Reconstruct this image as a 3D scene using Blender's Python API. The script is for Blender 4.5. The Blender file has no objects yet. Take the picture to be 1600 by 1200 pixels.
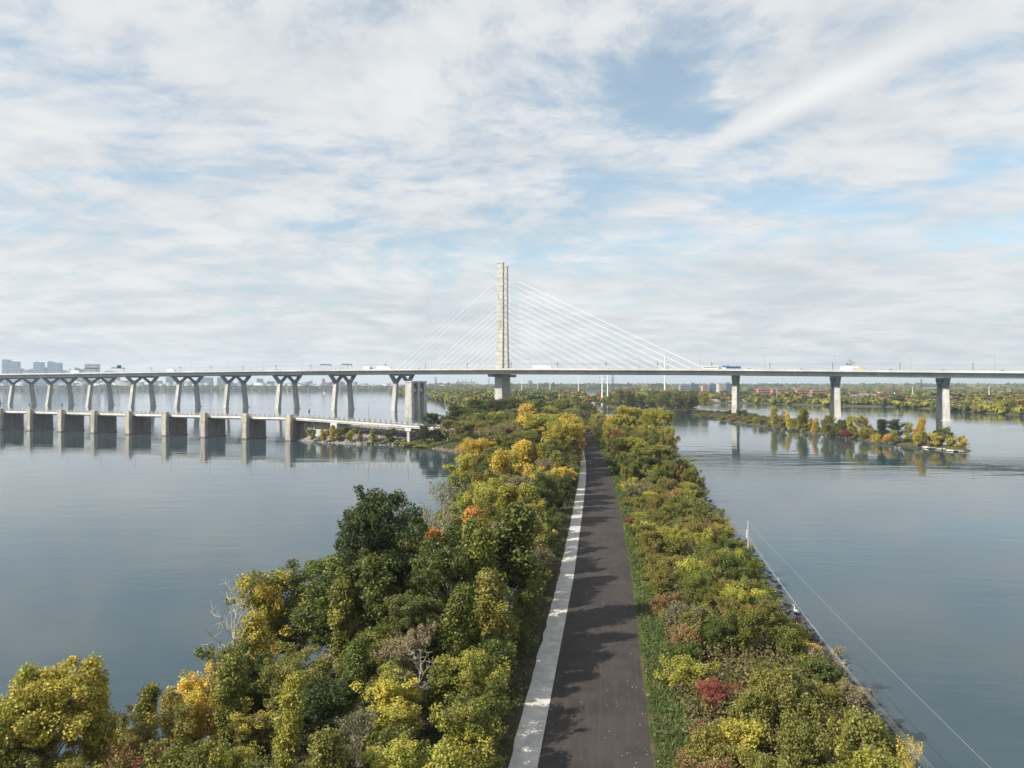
import bpy, math, random
import numpy as np
from mathutils import Vector
R = math.radians
random.seed(11)
rng = np.random.default_rng(11)
S = bpy.context.scene
COL = S.collection

# ------------------------------------------------------------------ camera
F = 1110.0                      # focal length in pixels of the 1600 px wide photograph
CAMZ = 30.0
cam_d = bpy.data.cameras.new('camera'); cam = bpy.data.objects.new('camera', cam_d); COL.objects.link(cam)
cam_d.sensor_width = 36.0; cam_d.lens = 36.0*F/1600.0
cam_d.clip_start = 0.5; cam_d.clip_end = 90000
cam.location = (0, 0, CAMZ); cam.rotation_euler = (R(90), 0, 0)
S.camera = cam
# ------------------------------------------------------------------ light
SUN_DIR = Vector((-0.90, -0.42, 0)).normalized(); SUN_EL = R(37)
sun_from = Vector((SUN_DIR.x*math.cos(SUN_EL), SUN_DIR.y*math.cos(SUN_EL), math.sin(SUN_EL)))
sd = bpy.data.lights.new('sun', 'SUN'); so = bpy.data.objects.new('sun', sd); COL.objects.link(so)
sd.energy = 5.0; sd.angle = R(0.6); sd.color = (1.0, 0.93, 0.82)
so.rotation_euler = sun_from.to_track_quat('Z', 'Y').to_euler(); so.location = (-300, -200, 400)
S.view_settings.view_transform = 'Standard'; S.view_settings.look = 'None'
S.view_settings.gamma = 1.0; S.view_settings.use_curve_mapping = False
S.view_settings.exposure = 0.56
S.render.engine = 'CYCLES'
S.cycles.use_denoising = True
S.cycles.max_bounces = 6; S.cycles.diffuse_bounces = 3; S.cycles.glossy_bounces = 3
S.cycles.transmission_bounces = 3; S.cycles.transparent_max_bounces = 6; S.cycles.volume_bounces = 1
S.cycles.caustics_reflective = False; S.cycles.caustics_refractive = False
S.cycles.sample_clamp_indirect = 4.0

ORD = ['first', 'second', 'third', 'fourth', 'fifth', 'sixth', 'seventh', 'eighth', 'ninth', 'tenth', 'eleventh', 'twelfth', 'thirteenth', 'fourteenth', 'fifteenth', 'sixteenth', 'seventeenth', 'eighteenth', 'nineteenth']
for a_, b_ in (('twentieth', 'twenty-'), ('thirtieth', 'thirty-'), ('fortieth', 'forty-'), ('fiftieth', 'fifty-'), ('sixtieth', 'sixty-')): ORD += [a_]+[b_+o for o in ORD[:9]]
# ------------------------------------------------------------------ node helpers
class NT:
    def __init__(s, tree):
        s.t = tree; s.n = tree.nodes; s.l = tree.links
    def node(s, typ, **kw):
        nd = s.n.new(typ)
        for k, v in kw.items(): setattr(nd, k, v)
        return nd
    def link(s, a, b): s.l.new(a, b)
    def val(s, sock, v):
        if hasattr(v, 'is_output') or isinstance(v, bpy.types.NodeSocket): s.l.new(v, sock)
        else: sock.default_value = v
    def math(s, op, a, b=None, c=None, clamp=False):
        nd = s.n.new('ShaderNodeMath'); nd.operation = op; nd.use_clamp = clamp
        s.val(nd.inputs[0], a)
        if b is not None: s.val(nd.inputs[1], b)
        if c is not None: s.val(nd.inputs[2], c)
        return nd.outputs[0]
    def noise(s, vec, scale, detail=3, rough=.55, dist=0.0):
        nd = s.n.new('ShaderNodeTexNoise'); s.val(nd.inputs['Vector'], vec)
        nd.inputs['Scale'].default_value = scale; nd.inputs['Detail'].default_value = detail
        nd.inputs['Roughness'].default_value = rough; nd.inputs['Distortion'].default_value = dist
        return nd.outputs['Fac']
    def mapr(s, v, a, b, c=0.0, d=1.0, smooth=True):
        nd = s.n.new('ShaderNodeMapRange'); nd.interpolation_type = 'SMOOTHSTEP' if smooth else 'LINEAR'
        s.val(nd.inputs['Value'], v)
        for k, x in (('From Min', a), ('From Max', b), ('To Min', c), ('To Max', d)): nd.inputs[k].default_value = x
        return nd.outputs[0]
    def mix(s, f, a, b, mode='MIX'):
        nd = s.n.new('ShaderNodeMix'); nd.data_type = 'RGBA'; nd.blend_type = mode
        s.val(nd.inputs[0], f)
        for i, x in ((6, a), (7, b)):
            if isinstance(x, tuple): x = (*x, 1) if len(x) == 3 else x
            s.val(nd.inputs[i], x)
        return nd.outputs[2]
    def scalev(s, v, k):
        nd = s.n.new('ShaderNodeVectorMath'); nd.operation = 'MULTIPLY'
        s.val(nd.inputs[0], v); s.val(nd.inputs[1], k); return nd.outputs[0]
    def comb(s, x, y, z):
        nd = s.n.new('ShaderNodeCombineXYZ'); s.val(nd.inputs[0], x); s.val(nd.inputs[1], y); s.val(nd.inputs[2], z); return nd.outputs[0]

# ------------------------------------------------------------------ sky
w = bpy.data.worlds.new('World'); S.world = w; w.use_nodes = True
T = NT(w.node_tree); T.n.clear()
out = T.node('ShaderNodeOutputWorld')
sky = T.node('ShaderNodeTexSky'); sky.sky_type = 'NISHITA'; sky.sun_disc = False
sky.sun_elevation = SUN_EL
sky.sun_rotation = math.atan2(SUN_DIR.x, SUN_DIR.y)
sky.altitude = 50; sky.air_density = 1.0; sky.dust_density = 1.5; sky.ozone_density = .25
bg1 = T.node('ShaderNodeBackground'); T.link(T.mix(1.0, sky.outputs[0], (.93, 1.05, 1.0), 'MULTIPLY'), bg1.inputs[0]); bg1.inputs[1].default_value = 0.12
tc = T.node('ShaderNodeTexCoord'); sep = T.node('ShaderNodeSeparateXYZ'); T.link(tc.outputs['Generated'], sep.inputs[0])
zz = T.math('MAXIMUM', sep.outputs[2], 0.0)
KZ = .13
den = T.math('ADD', zz, KZ)
px_ = T.math('DIVIDE', sep.outputs[0], den); py_ = T.math('DIVIDE', sep.outputs[1], den)
P = T.comb(px_, py_, 0.0)                                   # where the ray meets a flat cloud layer
# thick, thin and streaky layers
warp = T.node('ShaderNodeVectorMath', operation='ADD')
T.link(P, warp.inputs[0])
wn = T.node('ShaderNodeTexNoise'); T.link(P, wn.inputs['Vector']); wn.inputs['Scale'].default_value = .55; wn.inputs['Detail'].default_value = 2
ws = T.node('ShaderNodeVectorMath', operation='SCALE'); T.link(wn.outputs['Color'], ws.inputs[0]); ws.inputs['Scale'].default_value = .9
T.link(ws.outputs[0], warp.inputs[1])
Wp = warp.outputs[0]
rot = T.node('ShaderNodeMapping'); T.link(Wp, rot.inputs[0]); rot.inputs['Rotation'].default_value = (0, 0, R(-33)); rot.inputs['Scale'].default_value = (0.35, 1.5, 1)
nA = T.noise(Wp, .55, 6, .52)                               # broad cover
nB = T.noise(rot.outputs[0], 1.5, 7, .6)                    # streaks
nC = T.noise(Wp, 4.2, 6, .62, .2)                           # flecks of altocumulus
nD = T.noise(T.scalev(P, (0.7, 1.3, 1)), 1.5, 7, .58)        # shading of the cloud bases
def blob(cx, cy, ax, ay, ang):
    m = T.node('ShaderNodeMapping'); m.vector_type = 'TEXTURE'; T.link(P, m.inputs[0])
    m.inputs['Location'].default_value = (cx, cy, 0); m.inputs['Rotation'].default_value = (0, 0, R(ang)); m.inputs['Scale'].default_value = (ax, ay, 1)
    ln = T.node('ShaderNodeVectorMath', operation='LENGTH'); T.link(m.outputs[0], ln.inputs[0])
    return T.mapr(ln.outputs['Value'], 0.0, 1.0, 1.0, 0.0)
def sky_p(px, py):                                          # layer coordinates of a direction
    d = Vector((px-800, F, 600-py)).normalized(); k = max(d.z, 0)+KZ
    return d.x/k, d.y/k
nE = T.noise(T.scalev(Wp, (1.0, 1.6, 1)), 9.0, 4, .6, .3)              # fine ripples
cov = T.math('ADD', T.math('MULTIPLY', nA, .85), T.math('MULTIPLY', nB, .60))
cov = T.math('ADD', cov, T.math('MULTIPLY', T.math('SUBTRACT', nC, .5), 1.0))
cov = T.math('ADD', cov, T.math('MULTIPLY', T.math('SUBTRACT', nE, .5), .42))
def streak(x0, y0, x1, y1, wd):             # a long soft patch between two directions, wd wide against its length
    a, b = sky_p(x0, y0), sky_p(x1, y1); L = math.hypot(b[0]-a[0], b[1]-a[1])
    return blob((a[0]+b[0])/2, (a[1]+b[1])/2, L*.72, L*wd, math.degrees(math.atan2(b[1]-a[1], b[0]-a[0])))
for q in [(900, 10, 1130, 250, .36, .36), (1100, 300, 1400, 325, .34, .42), (1000, 250, 1200, 300, .5, .2), (1080, 20, 1230, 90, .5, .22), (60, 265, 330, 285, .22, .28), (380, 345, 640, 360, .2, .24), (1450, 290, 1600, 240, .5, .16), (820, 250, 1000, 330, .5, .16), (560, 10, 640, 60, .6, .12)]:
    cov = T.math('SUBTRACT', cov, T.math('MULTIPLY', streak(*q[:5]), q[5]))
for q in [(1070, 250, 1570, 0, .13, .62), (1300, 260, 1640, 60, .5, .2), (200, 60, 700, 160, .7, .2), (100, 400, 700, 330, .5, .1)]:
    cov = T.math('ADD', cov, T.math('MULTIPLY', streak(*q[:5]), q[5]))
cov = T.math('ADD', cov, T.mapr(sep.outputs[2], 0.0, 0.26, 0.30, 0.07))
mask = T.mapr(cov, .50, .96, .30, .98)
shade = T.math('ADD', T.math('MULTIPLY', nD, .55), T.math('MULTIPLY', nC, .45))
ccol = T.mix(T.mapr(shade, .32, .66), (.66, .73, .79), (.97, .98, .98))
ccol = T.mix(T.math('MULTIPLY', streak(1060, 255, 1580, -5, .10), .85), ccol, (1.06, 1.06, 1.05))
# small puffs low over the horizon
puf = T.noise(T.scalev(tc.outputs['Generated'], (5.5, 5.5, 26)), 1.0, 6, .55)
pufm = T.math('MULTIPLY', T.mapr(puf, .53, .64), T.math('MULTIPLY', T.mapr(sep.outputs[2], .012, .04), T.mapr(sep.outputs[2], .09, .15, 1, 0)))
pufcol = T.mix(T.mapr(puf, .59, .72), (.60, .65, .73), (1.0, 1.0, 1.0))
ccol = T.mix(T.math('MULTIPLY', pufm, .6), ccol, pufcol)
bg2 = T.node('ShaderNodeBackground'); T.link(ccol, bg2.inputs[0]); bg2.inputs[1].default_value = .60
mx = T.node('ShaderNodeMixShader'); T.link(mask, mx.inputs[0]); T.link(bg1.outputs[0], mx.inputs[1]); T.link(bg2.outputs[0], mx.inputs[2])
T.link(mx.outputs[0], out.inputs[0])

# ------------------------------------------------------------------ materials
def pmat(name, col, rough=.8, spec=.3, metal=0.0, n1=None, n2=None, bump=None, coords='Object', amp=(.8, 1.15)):
    m = bpy.data.materials.new(name); m.use_nodes = True; t = NT(m.node_tree)
    b = t.n['Principled BSDF']; b.inputs['Roughness'].default_value = rough
    b.inputs['Specular IOR Level'].default_value = spec; b.inputs['Metallic'].default_value = metal
    tcn = t.node('ShaderNodeTexCoord'); v = tcn.outputs[coords]
    if coords == 'World':
        g = t.node('ShaderNodeNewGeometry'); v = g.outputs['Position']
    c = None
    if n1:
        f = t.noise(v, n1, 5, .6)
        c = t.mix(t.mapr(f, .3, .7), tuple(x*amp[0] for x in col), tuple(min(x*amp[1], 1) for x in col))
    if n2:
        f2 = t.noise(t.scalev(v, n2[1]), n2[0], 4, .6)
        c = t.mix(t.math('MULTIPLY', t.mapr(f2, .48, .68), n2[3]), c, n2[2])
    if c is not None: t.link(c, b.inputs['Base Color'])
    else: b.inputs['Base Color'].default_value = (*col, 1)
    if bump:
        bn = t.node('ShaderNodeBump'); bn.inputs['Strength'].default_value = bump[1]; bn.inputs['Distance'].default_value = bump[2]
        t.link(t.noise(v, bump[0], 5, .6), bn.inputs['Height']); t.link(bn.outputs[0], b.inputs['Normal'])
    return m
M = {}
def geo_pos(t): return t.node('ShaderNodeNewGeometry').outputs['Position']
M['concrete'] = pmat('concrete', (.47, .455, .42), .85, n1=.22, n2=(.35, (1, 1, .12), (.27, .25, .22), .6), bump=(1.5, .3, .05))
M['estacade'] = pmat('old_concrete', (.42, .375, .31), .9, n1=.5, n2=(.6, (1, 1, .15), (.17, .14, .12), .75), bump=(1.5, .5, .08))
M['pier_wall'] = pmat('shaded_stained_concrete', (.19, .165, .15), .9, n1=.4, n2=(.6, (1, 1, .12), (.12, .10, .09), .7), bump=(1.5, .5, .08))  # streaks are stains; dark base paints in the shade on the ice piers' sides
M['deck_conc'] = pmat('deck_concrete', (.50, .49, .46), .8, n1=.05, n2=(.3, (1, 1, 1), (.36, .35, .33), .4))
M['steel'] = pmat('painted_steel', (.40, .42, .42), .5, n1=.1)
M['cap_steel'] = pmat('grey_cap_steel', (.20, .215, .215), .5, n1=.15)
M['white'] = pmat('white_paint', (.78, .78, .76), .45)
M['fascia'] = pmat('white_beam', (.60, .59, .57), .6, n1=.3, n2=(.5, (1, 1, 3), (.45, .42, .38), .4))
M['galv'] = pmat('galvanised', (.42, .43, .44), .45, metal=.5)
M['dark'] = pmat('dark_metal', (.05, .055, .06), .5)
M['black'] = pmat('black_rubber', (.02, .02, .02), .7)
M['blue'] = pmat('blue_paint', (.05, .13, .33), .35)
M['yellow'] = pmat('yellow_paint', (.65, .42, .05), .4)
M['red'] = pmat('red_cloth', (.26, .015, .02), .8)
M['skin'] = pmat('skin', (.45, .28, .2), .6)
M['silver'] = pmat('silver_paint', (.5, .5, .51), .3, metal=.3)
M['deck_worn'] = pmat('worn_deck', (.20, .175, .15), .9, n1=.4)
M['glass'] = pmat('dark_glass', (.03, .04, .05), .08, spec=.6)
M['sign_green'] = pmat('green_sign', (.01, .14, .08), .5)
M['bark'] = pmat('bark', (.26, .22, .18), .9, n1=3.0, bump=(9, .6, .03))
M['palebark'] = pmat('pale_bark', (.42, .38, .32), .85, n1=2.0)
M['rock'] = pmat('rock', (.30, .28, .26), .9, n1=1.1, bump=(3, .6, .1), amp=(.5, 1.3))
M['darkrock'] = pmat('dark_rock', (.07, .065, .06), .85, n1=1.5, bump=(3, .6, .1))
M['palerock'] = pmat('pale_rock', (.55, .52, .47), .9, n1=1.0, bump=(3, .5, .1))
M['wood'] = pmat('weathered_wood', (.36, .33, .29), .85, n1=2.0)
M['asph_far'] = pmat('deck_asphalt', (.09, .09, .09), .9, n1=.2)
M['tower_blue'] = pmat('glass_block', (.13, .20, .28), .4, n1=.01)
M['tower_grey'] = pmat('grey_block', (.26, .28, .30), .7, n1=.01)
M['brick'] = pmat('brick_block', (.42, .17, .12), .85, n1=.05)
M['pinkbrick'] = pmat('pink_house', (.48, .30, .27), .85, n1=.05)
M['roof'] = pmat('grey_roof', (.2, .19, .19), .8, n1=.2)
M['egret'] = pmat('white_feather', (.85, .85, .83), .8)
M['bill'] = pmat('yellow_bill', (.6, .4, .05), .6)
M['teal'] = pmat('pale_green_paint', (.40, .50, .42), .8, n1=.5)

def leaf_mat(name, rough=.5, trans=.28):
    m = bpy.data.materials.new(name); m.use_nodes = True; t = NT(m.node_tree); t.n.clear()
    o = t.node('ShaderNodeOutputMaterial'); oi = t.node('ShaderNodeObjectInfo')
    at = t.node('ShaderNodeAttribute', attribute_name='lv'); sp = t.node('ShaderNodeSeparateXYZ'); t.link(at.outputs['Vector'], sp.inputs[0])
    x, y = sp.outputs[0], sp.outputs[1]
    k = t.math('ADD', t.math('MULTIPLY', x, .8), t.math('MULTIPLY', y, .2))
    au = t.math('MULTIPLY', t.math('SUBTRACT', oi.outputs['Alpha'], k), 9.0, clamp=True)
    aut = t.mix(t.math('FRACT', t.math('ADD', t.math('MULTIPLY', oi.outputs['Random'], 3.1), t.math('MULTIPLY', x, .35))), (.52, .42, .035), (.51, .345, .03))
    c = t.mix(au, oi.outputs['Color'], aut)
    hs = t.node('ShaderNodeHueSaturation')
    t.link(t.math('ADD', t.math('MULTIPLY', x, -.035), .517), hs.inputs['Hue'])
    hs.inputs['Saturation'].default_value = .93
    t.link(t.math('ADD', t.math('MULTIPLY', y, .75), t.math('ADD', t.math('MULTIPLY', x, .35), .55)), hs.inputs['Value'])
    t.link(c, hs.inputs['Color'])
    b = t.node('ShaderNodeBsdfPrincipled'); t.link(hs.outputs[0], b.inputs['Base Color']); b.inputs['Roughness'].default_value = rough
    b.inputs['Specular IOR Level'].default_value = .3
    tr = t.node('ShaderNodeBsdfTranslucent'); t.link(hs.outputs[0], tr.inputs[0])
    ms = t.node('ShaderNodeMixShader'); ms.inputs[0].default_value = trans
    t.link(b.outputs[0], ms.inputs[1]); t.link(tr.outputs[0], ms.inputs[2]); t.link(ms.outputs[0], o.inputs[0])
    return m
M['leaf'] = leaf_mat('leaf')
M['grass'] = leaf_mat('grass_blade', .6, .3)
# far woods: colour held by each crown
def wood_mat():
    m = bpy.data.materials.new('wood_mass'); m.use_nodes = True; t = NT(m.node_tree); b = t.n['Principled BSDF']
    at = t.node('ShaderNodeAttribute', attribute_name='crowncol')
    t.link(at.outputs['Color'], b.inputs['Base Color']); b.inputs['Roughness'].default_value = .8; b.inputs['Specular IOR Level'].default_value = .15
    return m
M['woods'] = wood_mat()
def city_mat():
    m = bpy.data.materials.new('city_mass'); m.use_nodes = True; t = NT(m.node_tree); b = t.n['Principled BSDF']
    at = t.node('ShaderNodeAttribute', attribute_name='crowncol')
    t.link(at.outputs['Color'], b.inputs['Base Color']); b.inputs['Roughness'].default_value = .7
    return m
M['city'] = city_mat()

def water_mat():
    m = bpy.data.materials.new('river_water'); m.use_nodes = True; t = NT(m.node_tree); b = t.n['Principled BSDF']
    pos = geo_pos(t)
    big = t.noise(pos, .006, 3, .5)
    t.link(t.mix(t.mapr(big, .35, .65), (.028, .056, .070), (.042, .066, .076)), b.inputs['Base Color'])
    b.inputs['IOR'].default_value = 1.333; b.inputs['Roughness'].default_value = .035; b.inputs['Specular IOR Level'].default_value = .5
    rp = t.noise(t.scalev(pos, (.55, 1.0, 1.0)), .55, 4, .6, .3)
    rp2 = t.noise(t.scalev(pos, (.4, 1.0, 1.0)), .12, 3, .5, .4)
    patch = t.mapr(t.noise(t.scalev(pos, (.4, 1, 1)), .012, 3, .55), .40, .62, .12, 1.0)
    h = t.math('ADD', t.math('MULTIPLY', t.math('MULTIPLY', rp, patch), .55), t.math('MULTIPLY', rp2, .9))
    bn = t.node('ShaderNodeBump'); bn.inputs['Strength'].default_value = .17; bn.inputs['Distance'].default_value = .5
    t.link(h, bn.inputs['Height']); t.link(bn.outputs[0], b.inputs['Normal'])
    return m
M['water'] = water_mat()

def ground_mat():
    m = bpy.data.materials.new('earth_and_litter'); m.use_nodes = True; t = NT(m.node_tree); b = t.n['Principled BSDF']
    pos = geo_pos(t); b.inputs['Roughness'].default_value = .95; b.inputs['Specular IOR Level'].default_value = .1
    sp = t.node('ShaderNodeSeparateXYZ'); t.link(pos, sp.inputs[0])
    c = t.mix(t.mapr(t.noise(pos, .25, 5, .6), .38, .62), (.055, .065, .025), (.10, .085, .045))
    c = t.mix(t.mapr(t.noise(pos, 1.7, 4, .6), .45, .7), c, (.05, .042, .028))
    sand = t.mix(t.noise(pos, 1.3, 5, .6), (.28, .22, .17), (.16, .13, .10))
    beach = t.math('MULTIPLY', t.mapr(sp.outputs[0], -22, -17, 1, 0), t.mapr(sp.outputs[1], 390, 460, 1, 0))
    muddy = t.mix(t.noise(pos, .9, 4, .6), (.085, .078, .045), (.06, .06, .028))
    low = t.mapr(t.math('ADD', sp.outputs[2], t.noise(pos, .5, 3, .5)), 1.0, 1.9, 1, 0)
    c = t.mix(low, c, t.mix(beach, muddy, sand))
    stony = t.math('MULTIPLY', t.math('MULTIPLY', t.mapr(sp.outputs[0], -30, -24, 1, 0), t.mapr(sp.outputs[1], 338, 348, 0, 1)), t.mapr(sp.outputs[1], 470, 500, 1, 0))
    c = t.mix(stony, c, t.mix(t.mapr(t.noise(pos, 1.6, 5, .7), .35, .65), (.15, .125, .105), (.34, .30, .265)))
    t.link(c, b.inputs['Base Color'])
    bn = t.node('ShaderNodeBump'); bn.inputs['Strength'].default_value = .6; bn.inputs['Distance'].default_value = .12
    t.link(t.noise(pos, 2.2, 5, .65), bn.inputs['Height']); t.link(bn.outputs[0], b.inputs['Normal'])
    return m
M['ground'] = ground_mat()
def asphalt_mat():
    m = bpy.data.materials.new('path_asphalt'); m.use_nodes = True; t = NT(m.node_tree); b = t.n['Principled BSDF']
    pos = geo_pos(t); b.inputs['Roughness'].default_value = .85; b.inputs['Specular IOR Level'].default_value = .25
    uv = t.node('ShaderNodeUVMap'); sp = t.node('ShaderNodeSeparateXYZ'); t.link(uv.outputs[0], sp.inputs[0])
    c = t.mix(t.mapr(t.noise(pos, .35, 4, .55), .35, .65), (.038, .032, .030), (.054, .045, .042))
    st = t.noise(t.comb(t.math('MULTIPLY', sp.outputs[0], 14), t.math('MULTIPLY', sp.outputs[1], .25), 0), 1, 4, .6)
    c = t.mix(t.math('MULTIPLY', t.mapr(st, .45, .7), .45), c, (.070, .058, .054))
    c = t.mix(t.math('MULTIPLY', t.noise(pos, 9, 3, .6), .25), c, (.03, .027, .027))
    # worn seam down the middle
    dd = t.math('ABSOLUTE', t.math('SUBTRACT', sp.outputs[0], .53))
    c = t.mix(t.math('MULTIPLY', t.mapr(dd, .003, .012, 1, 0), t.math('MULTIPLY', t.noise(pos, .8, 3), .22)), c, (.12, .10, .09))
    t.link(c, b.inputs['Base Color'])
    return m
M['asphalt'] = asphalt_mat()
def shoulder_mat():
    m = bpy.data.materials.new('pale_stone_dust'); m.use_nodes = True; t = NT(m.node_tree); b = t.n['Principled BSDF']
    pos = geo_pos(t); b.inputs['Roughness'].default_value = .9; b.inputs['Specular IOR Level'].default_value = .15
    c = t.mix(t.mapr(t.noise(pos, .9, 5, .6), .3, .7), (.40, .385, .35), (.56, .54, .50))
    c = t.mix(t.math('MULTIPLY', t.mapr(t.noise(pos, 3.5, 4, .7), .56, .75), .55), c, (.30, .27, .22))
    t.link(c, b.inputs['Base Color']); return m
M['shoulder'] = shoulder_mat()

# ------------------------------------------------------------------ mesh helpers
class MB:
    def __init__(s): s.v = []; s.f = []
    def add(s, vs, fs):
        o = len(s.v); s.v += [tuple(v) for v in vs]; s.f += [tuple(i+o for i in f) for f in fs]
    def box(s, c, size, rz=0.0, taper=(1, 1)):
        x, y, z = [k/2 for k in size]; cs, sn = math.cos(rz), math.sin(rz); vs = []
        for k in (-1, 1):
            tx, ty = taper if k > 0 else (1, 1)
            for a, b in ((-1, -1), (1, -1), (1, 1), (-1, 1)):
                px, py = a*x*tx, b*y*ty
                vs.append((c[0]+px*cs-py*sn, c[1]+px*sn+py*cs, c[2]+k*z))
        s.add(vs, [(0, 3, 2, 1), (4, 5, 6, 7), (0, 1, 5, 4), (1, 2, 6, 5), (2, 3, 7, 6), (3, 0, 4, 7)])
    def hexa(s, a, b):                      # two quads (lists of 4 points), same winding
        s.add(list(a)+list(b), [(0, 3, 2, 1), (4, 5, 6, 7), (0, 1, 5, 4), (1, 2, 6, 5), (2, 3, 7, 6), (3, 0, 4, 7)])
    def tube(s, p0, p1, r0, r1=None, n=6, cap=True):
        r1 = r0 if r1 is None else r1
        p0, p1 = Vector(p0), Vector(p1); d = p1-p0
        if d.length < 1e-6: return
        q = d.to_track_quat('Z', 'Y'); vs = []
        for p, r in ((p0, r0), (p1, r1)):
            for i in range(n):
                a = 2*math.pi*i/n; vs.append(p+q @ Vector((r*math.cos(a), r*math.sin(a), 0)))
        fs = [(i, (i+1) % n, n+(i+1) % n, n+i) for i in range(n)]
        if cap: fs += [tuple(range(n))[::-1], tuple(range(n, 2*n))]
        s.add(vs, fs)
    def loft(s, rings, closed=True, caps=True):
        n = len(rings[0]); o = len(s.v)
        for r in rings: s.v += [tuple(p) for p in r]
        for k in range(len(rings)-1):
            for i in range(n if closed else n-1):
                j = (i+1) % n; s.f.append((o+k*n+i, o+k*n+j, o+(k+1)*n+j, o+(k+1)*n+i))
        if caps and closed:
            s.f.append(tuple(o+i for i in range(n))[::-1]); s.f.append(tuple(o+(len(rings)-1)*n+i for i in range(n)))
    def prism(s, poly, z0, z1):
        s.loft([[(x, y, z0) for x, y in poly], [(x, y, z1) for x, y in poly]])
    def mesh(s, name, smooth=False):
        me = bpy.data.meshes.new(name); me.from_pydata(s.v, [], s.f); me.update()
        import bmesh
        bm = bmesh.new(); bm.from_mesh(me); bmesh.ops.recalc_face_normals(bm, faces=bm.faces); bm.to_mesh(me); bm.free()
        if smooth: me.polygons.foreach_set('use_smooth', [True]*len(me.polygons))
        return me
    def build(s, name, mat, parent=None, smooth=False, world=True):
        return link_mesh(name, s.mesh(name, smooth), mat, parent)
def link_mesh(name, me, mat, parent=None):
    o = bpy.data.objects.new(name, me)
    if mat is not None and len(me.materials) == 0: me.materials.append(M[mat] if isinstance(mat, str) else mat)
    COL.objects.link(o)
    if parent is not None: o.parent = parent
    return o
def tag(o, label=None, cat=None, group=None, kind=None):
    if label: o['label'] = label
    if cat: o['category'] = cat
    if group: o['group'] = group
    if kind: o['kind'] = kind
    return o
def empty(name, loc=(0, 0, 0), rz=0.0, **k):
    o = bpy.data.objects.new(name, None); COL.objects.link(o); o.location = loc; o.rotation_euler = (0, 0, rz); o.empty_display_size = .5
    return tag(o, **k)
def copy_tree(o, parent=None):
    c = o.copy(); COL.objects.link(c)
    if parent: c.parent = parent
    for ch in o.children: copy_tree(ch, c)
    return c
def np_mesh(name, verts, quads, attr=None, aname='lv', col=False):
    me = bpy.data.meshes.new(name); n = len(verts); k = quads.shape[1]; q = len(quads)
    me.vertices.add(n); me.vertices.foreach_set('co', np.ascontiguousarray(verts, dtype=np.float32).ravel())
    me.loops.add(q*k); me.loops.foreach_set('vertex_index', np.ascontiguousarray(quads, dtype=np.int32).ravel())
    me.polygons.add(q); me.polygons.foreach_set('loop_start', np.arange(0, q*k, k, dtype=np.int32))
    me.update(calc_edges=True)
    if attr is not None:
        if col:
            a = me.attributes.new(aname, 'FLOAT_COLOR', 'POINT'); a.data.foreach_set('color', np.ascontiguousarray(attr, dtype=np.float32).ravel())
        else:
            a = me.attributes.new(aname, 'FLOAT_VECTOR', 'FACE'); a.data.foreach_set('vector', np.ascontiguousarray(attr, dtype=np.float32).ravel())
    return me
def X_at(px, Y): return (px-800)*Y/F
def Z_at(py, Y): return CAMZ+(600-py)*Y/F

# ------------------------------------------------------------------ water, haze
hz = 26000.0
mb = MB(); mb.add([(-hz, -3000, 0), (hz, -3000, 0), (hz, hz, 0), (-hz, hz, 0)], [(0, 1, 2, 3)])
tag(mb.build('water', 'water'), kind='structure')
mb = MB(); mb.box((0, (hz+500-3500)/2, 90), (2*hz+1000, hz+4000, 188))
hm = bpy.data.materials.new('haze'); hm.use_nodes = True; t = NT(hm.node_tree); t.n.clear()
vo = t.node('ShaderNodeVolumePrincipled'); vo.inputs['Color'].default_value = (.74, .86, 1.0, 1); vo.inputs['Density'].default_value = .00009
vo.inputs['Anisotropy'].default_value = 0.2
t.link(vo.outputs[0], t.node('ShaderNodeOutputMaterial').inputs['Volume'])
hzo = mb.build('haze', hm); tag(hzo, kind='stuff')

# ------------------------------------------------------------------ land shapes
DYKE = [(-48, -100), (-46, 30), (-43, 42), (-37, 50), (-29, 58), (-25, 68), (-22, 85), (-20, 110), (-17, 150), (-15, 200), (-14, 250), (-15, 283),
        (-24, 303), (-49, 343), (-76, 350), (-104, 366), (-118, 378), (-124, 395), (-128, 420), (-118, 445), (-80, 458), (-52, 455), (-38, 470), (-40, 550), (-46, 700),
        (-55, 850), (-64, 925), (-107, 1189), (-177, 1513), (-300, 1900), (-420, 2500), (-420, 3000), (300, 3000), (200, 2300), (150, 1500), (118, 1020), (92, 860), (85, 740),
        (68, 610), (60, 500), (56.5, 420), (58, 340), (55.5, 240), (49.5, 185), (43.5, 145), (38.8, 111), (34.7, 90), (32, 65), (30.5, 58), (28, 40), (24, 15), (20, -100)]
ISLE = [(203, 312), (196, 317), (191, 333), (186, 360), (183, 416), (174, 490), (170, 560), (172, 640), (175, 720), (168, 765), (150, 788), (134, 828), (126, 930), (134, 1100),
        (165, 1400), (205, 1650), (270, 1600), (250, 1200), (228, 900), (216, 800), (214, 740), (224, 700), (226, 640), (220, 560), (208, 480), (203, 416), (208, 360), (210, 325)]
SHORE = [(430, 100), (465, 400), (478, 550), (484, 670), (494, 793), (498, 925), (441, 965), (387, 1074), (350, 1105), (275, 1112), (262, 1300), (270, 1700), (290, 2500), (400, 3300), (-440, 3300),
         (-520, 3450), (-2600, 3350), (-9000, 3100), (-20000, 4000), (-20000, 25500), (20000, 25500), (20000, 100)]
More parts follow.
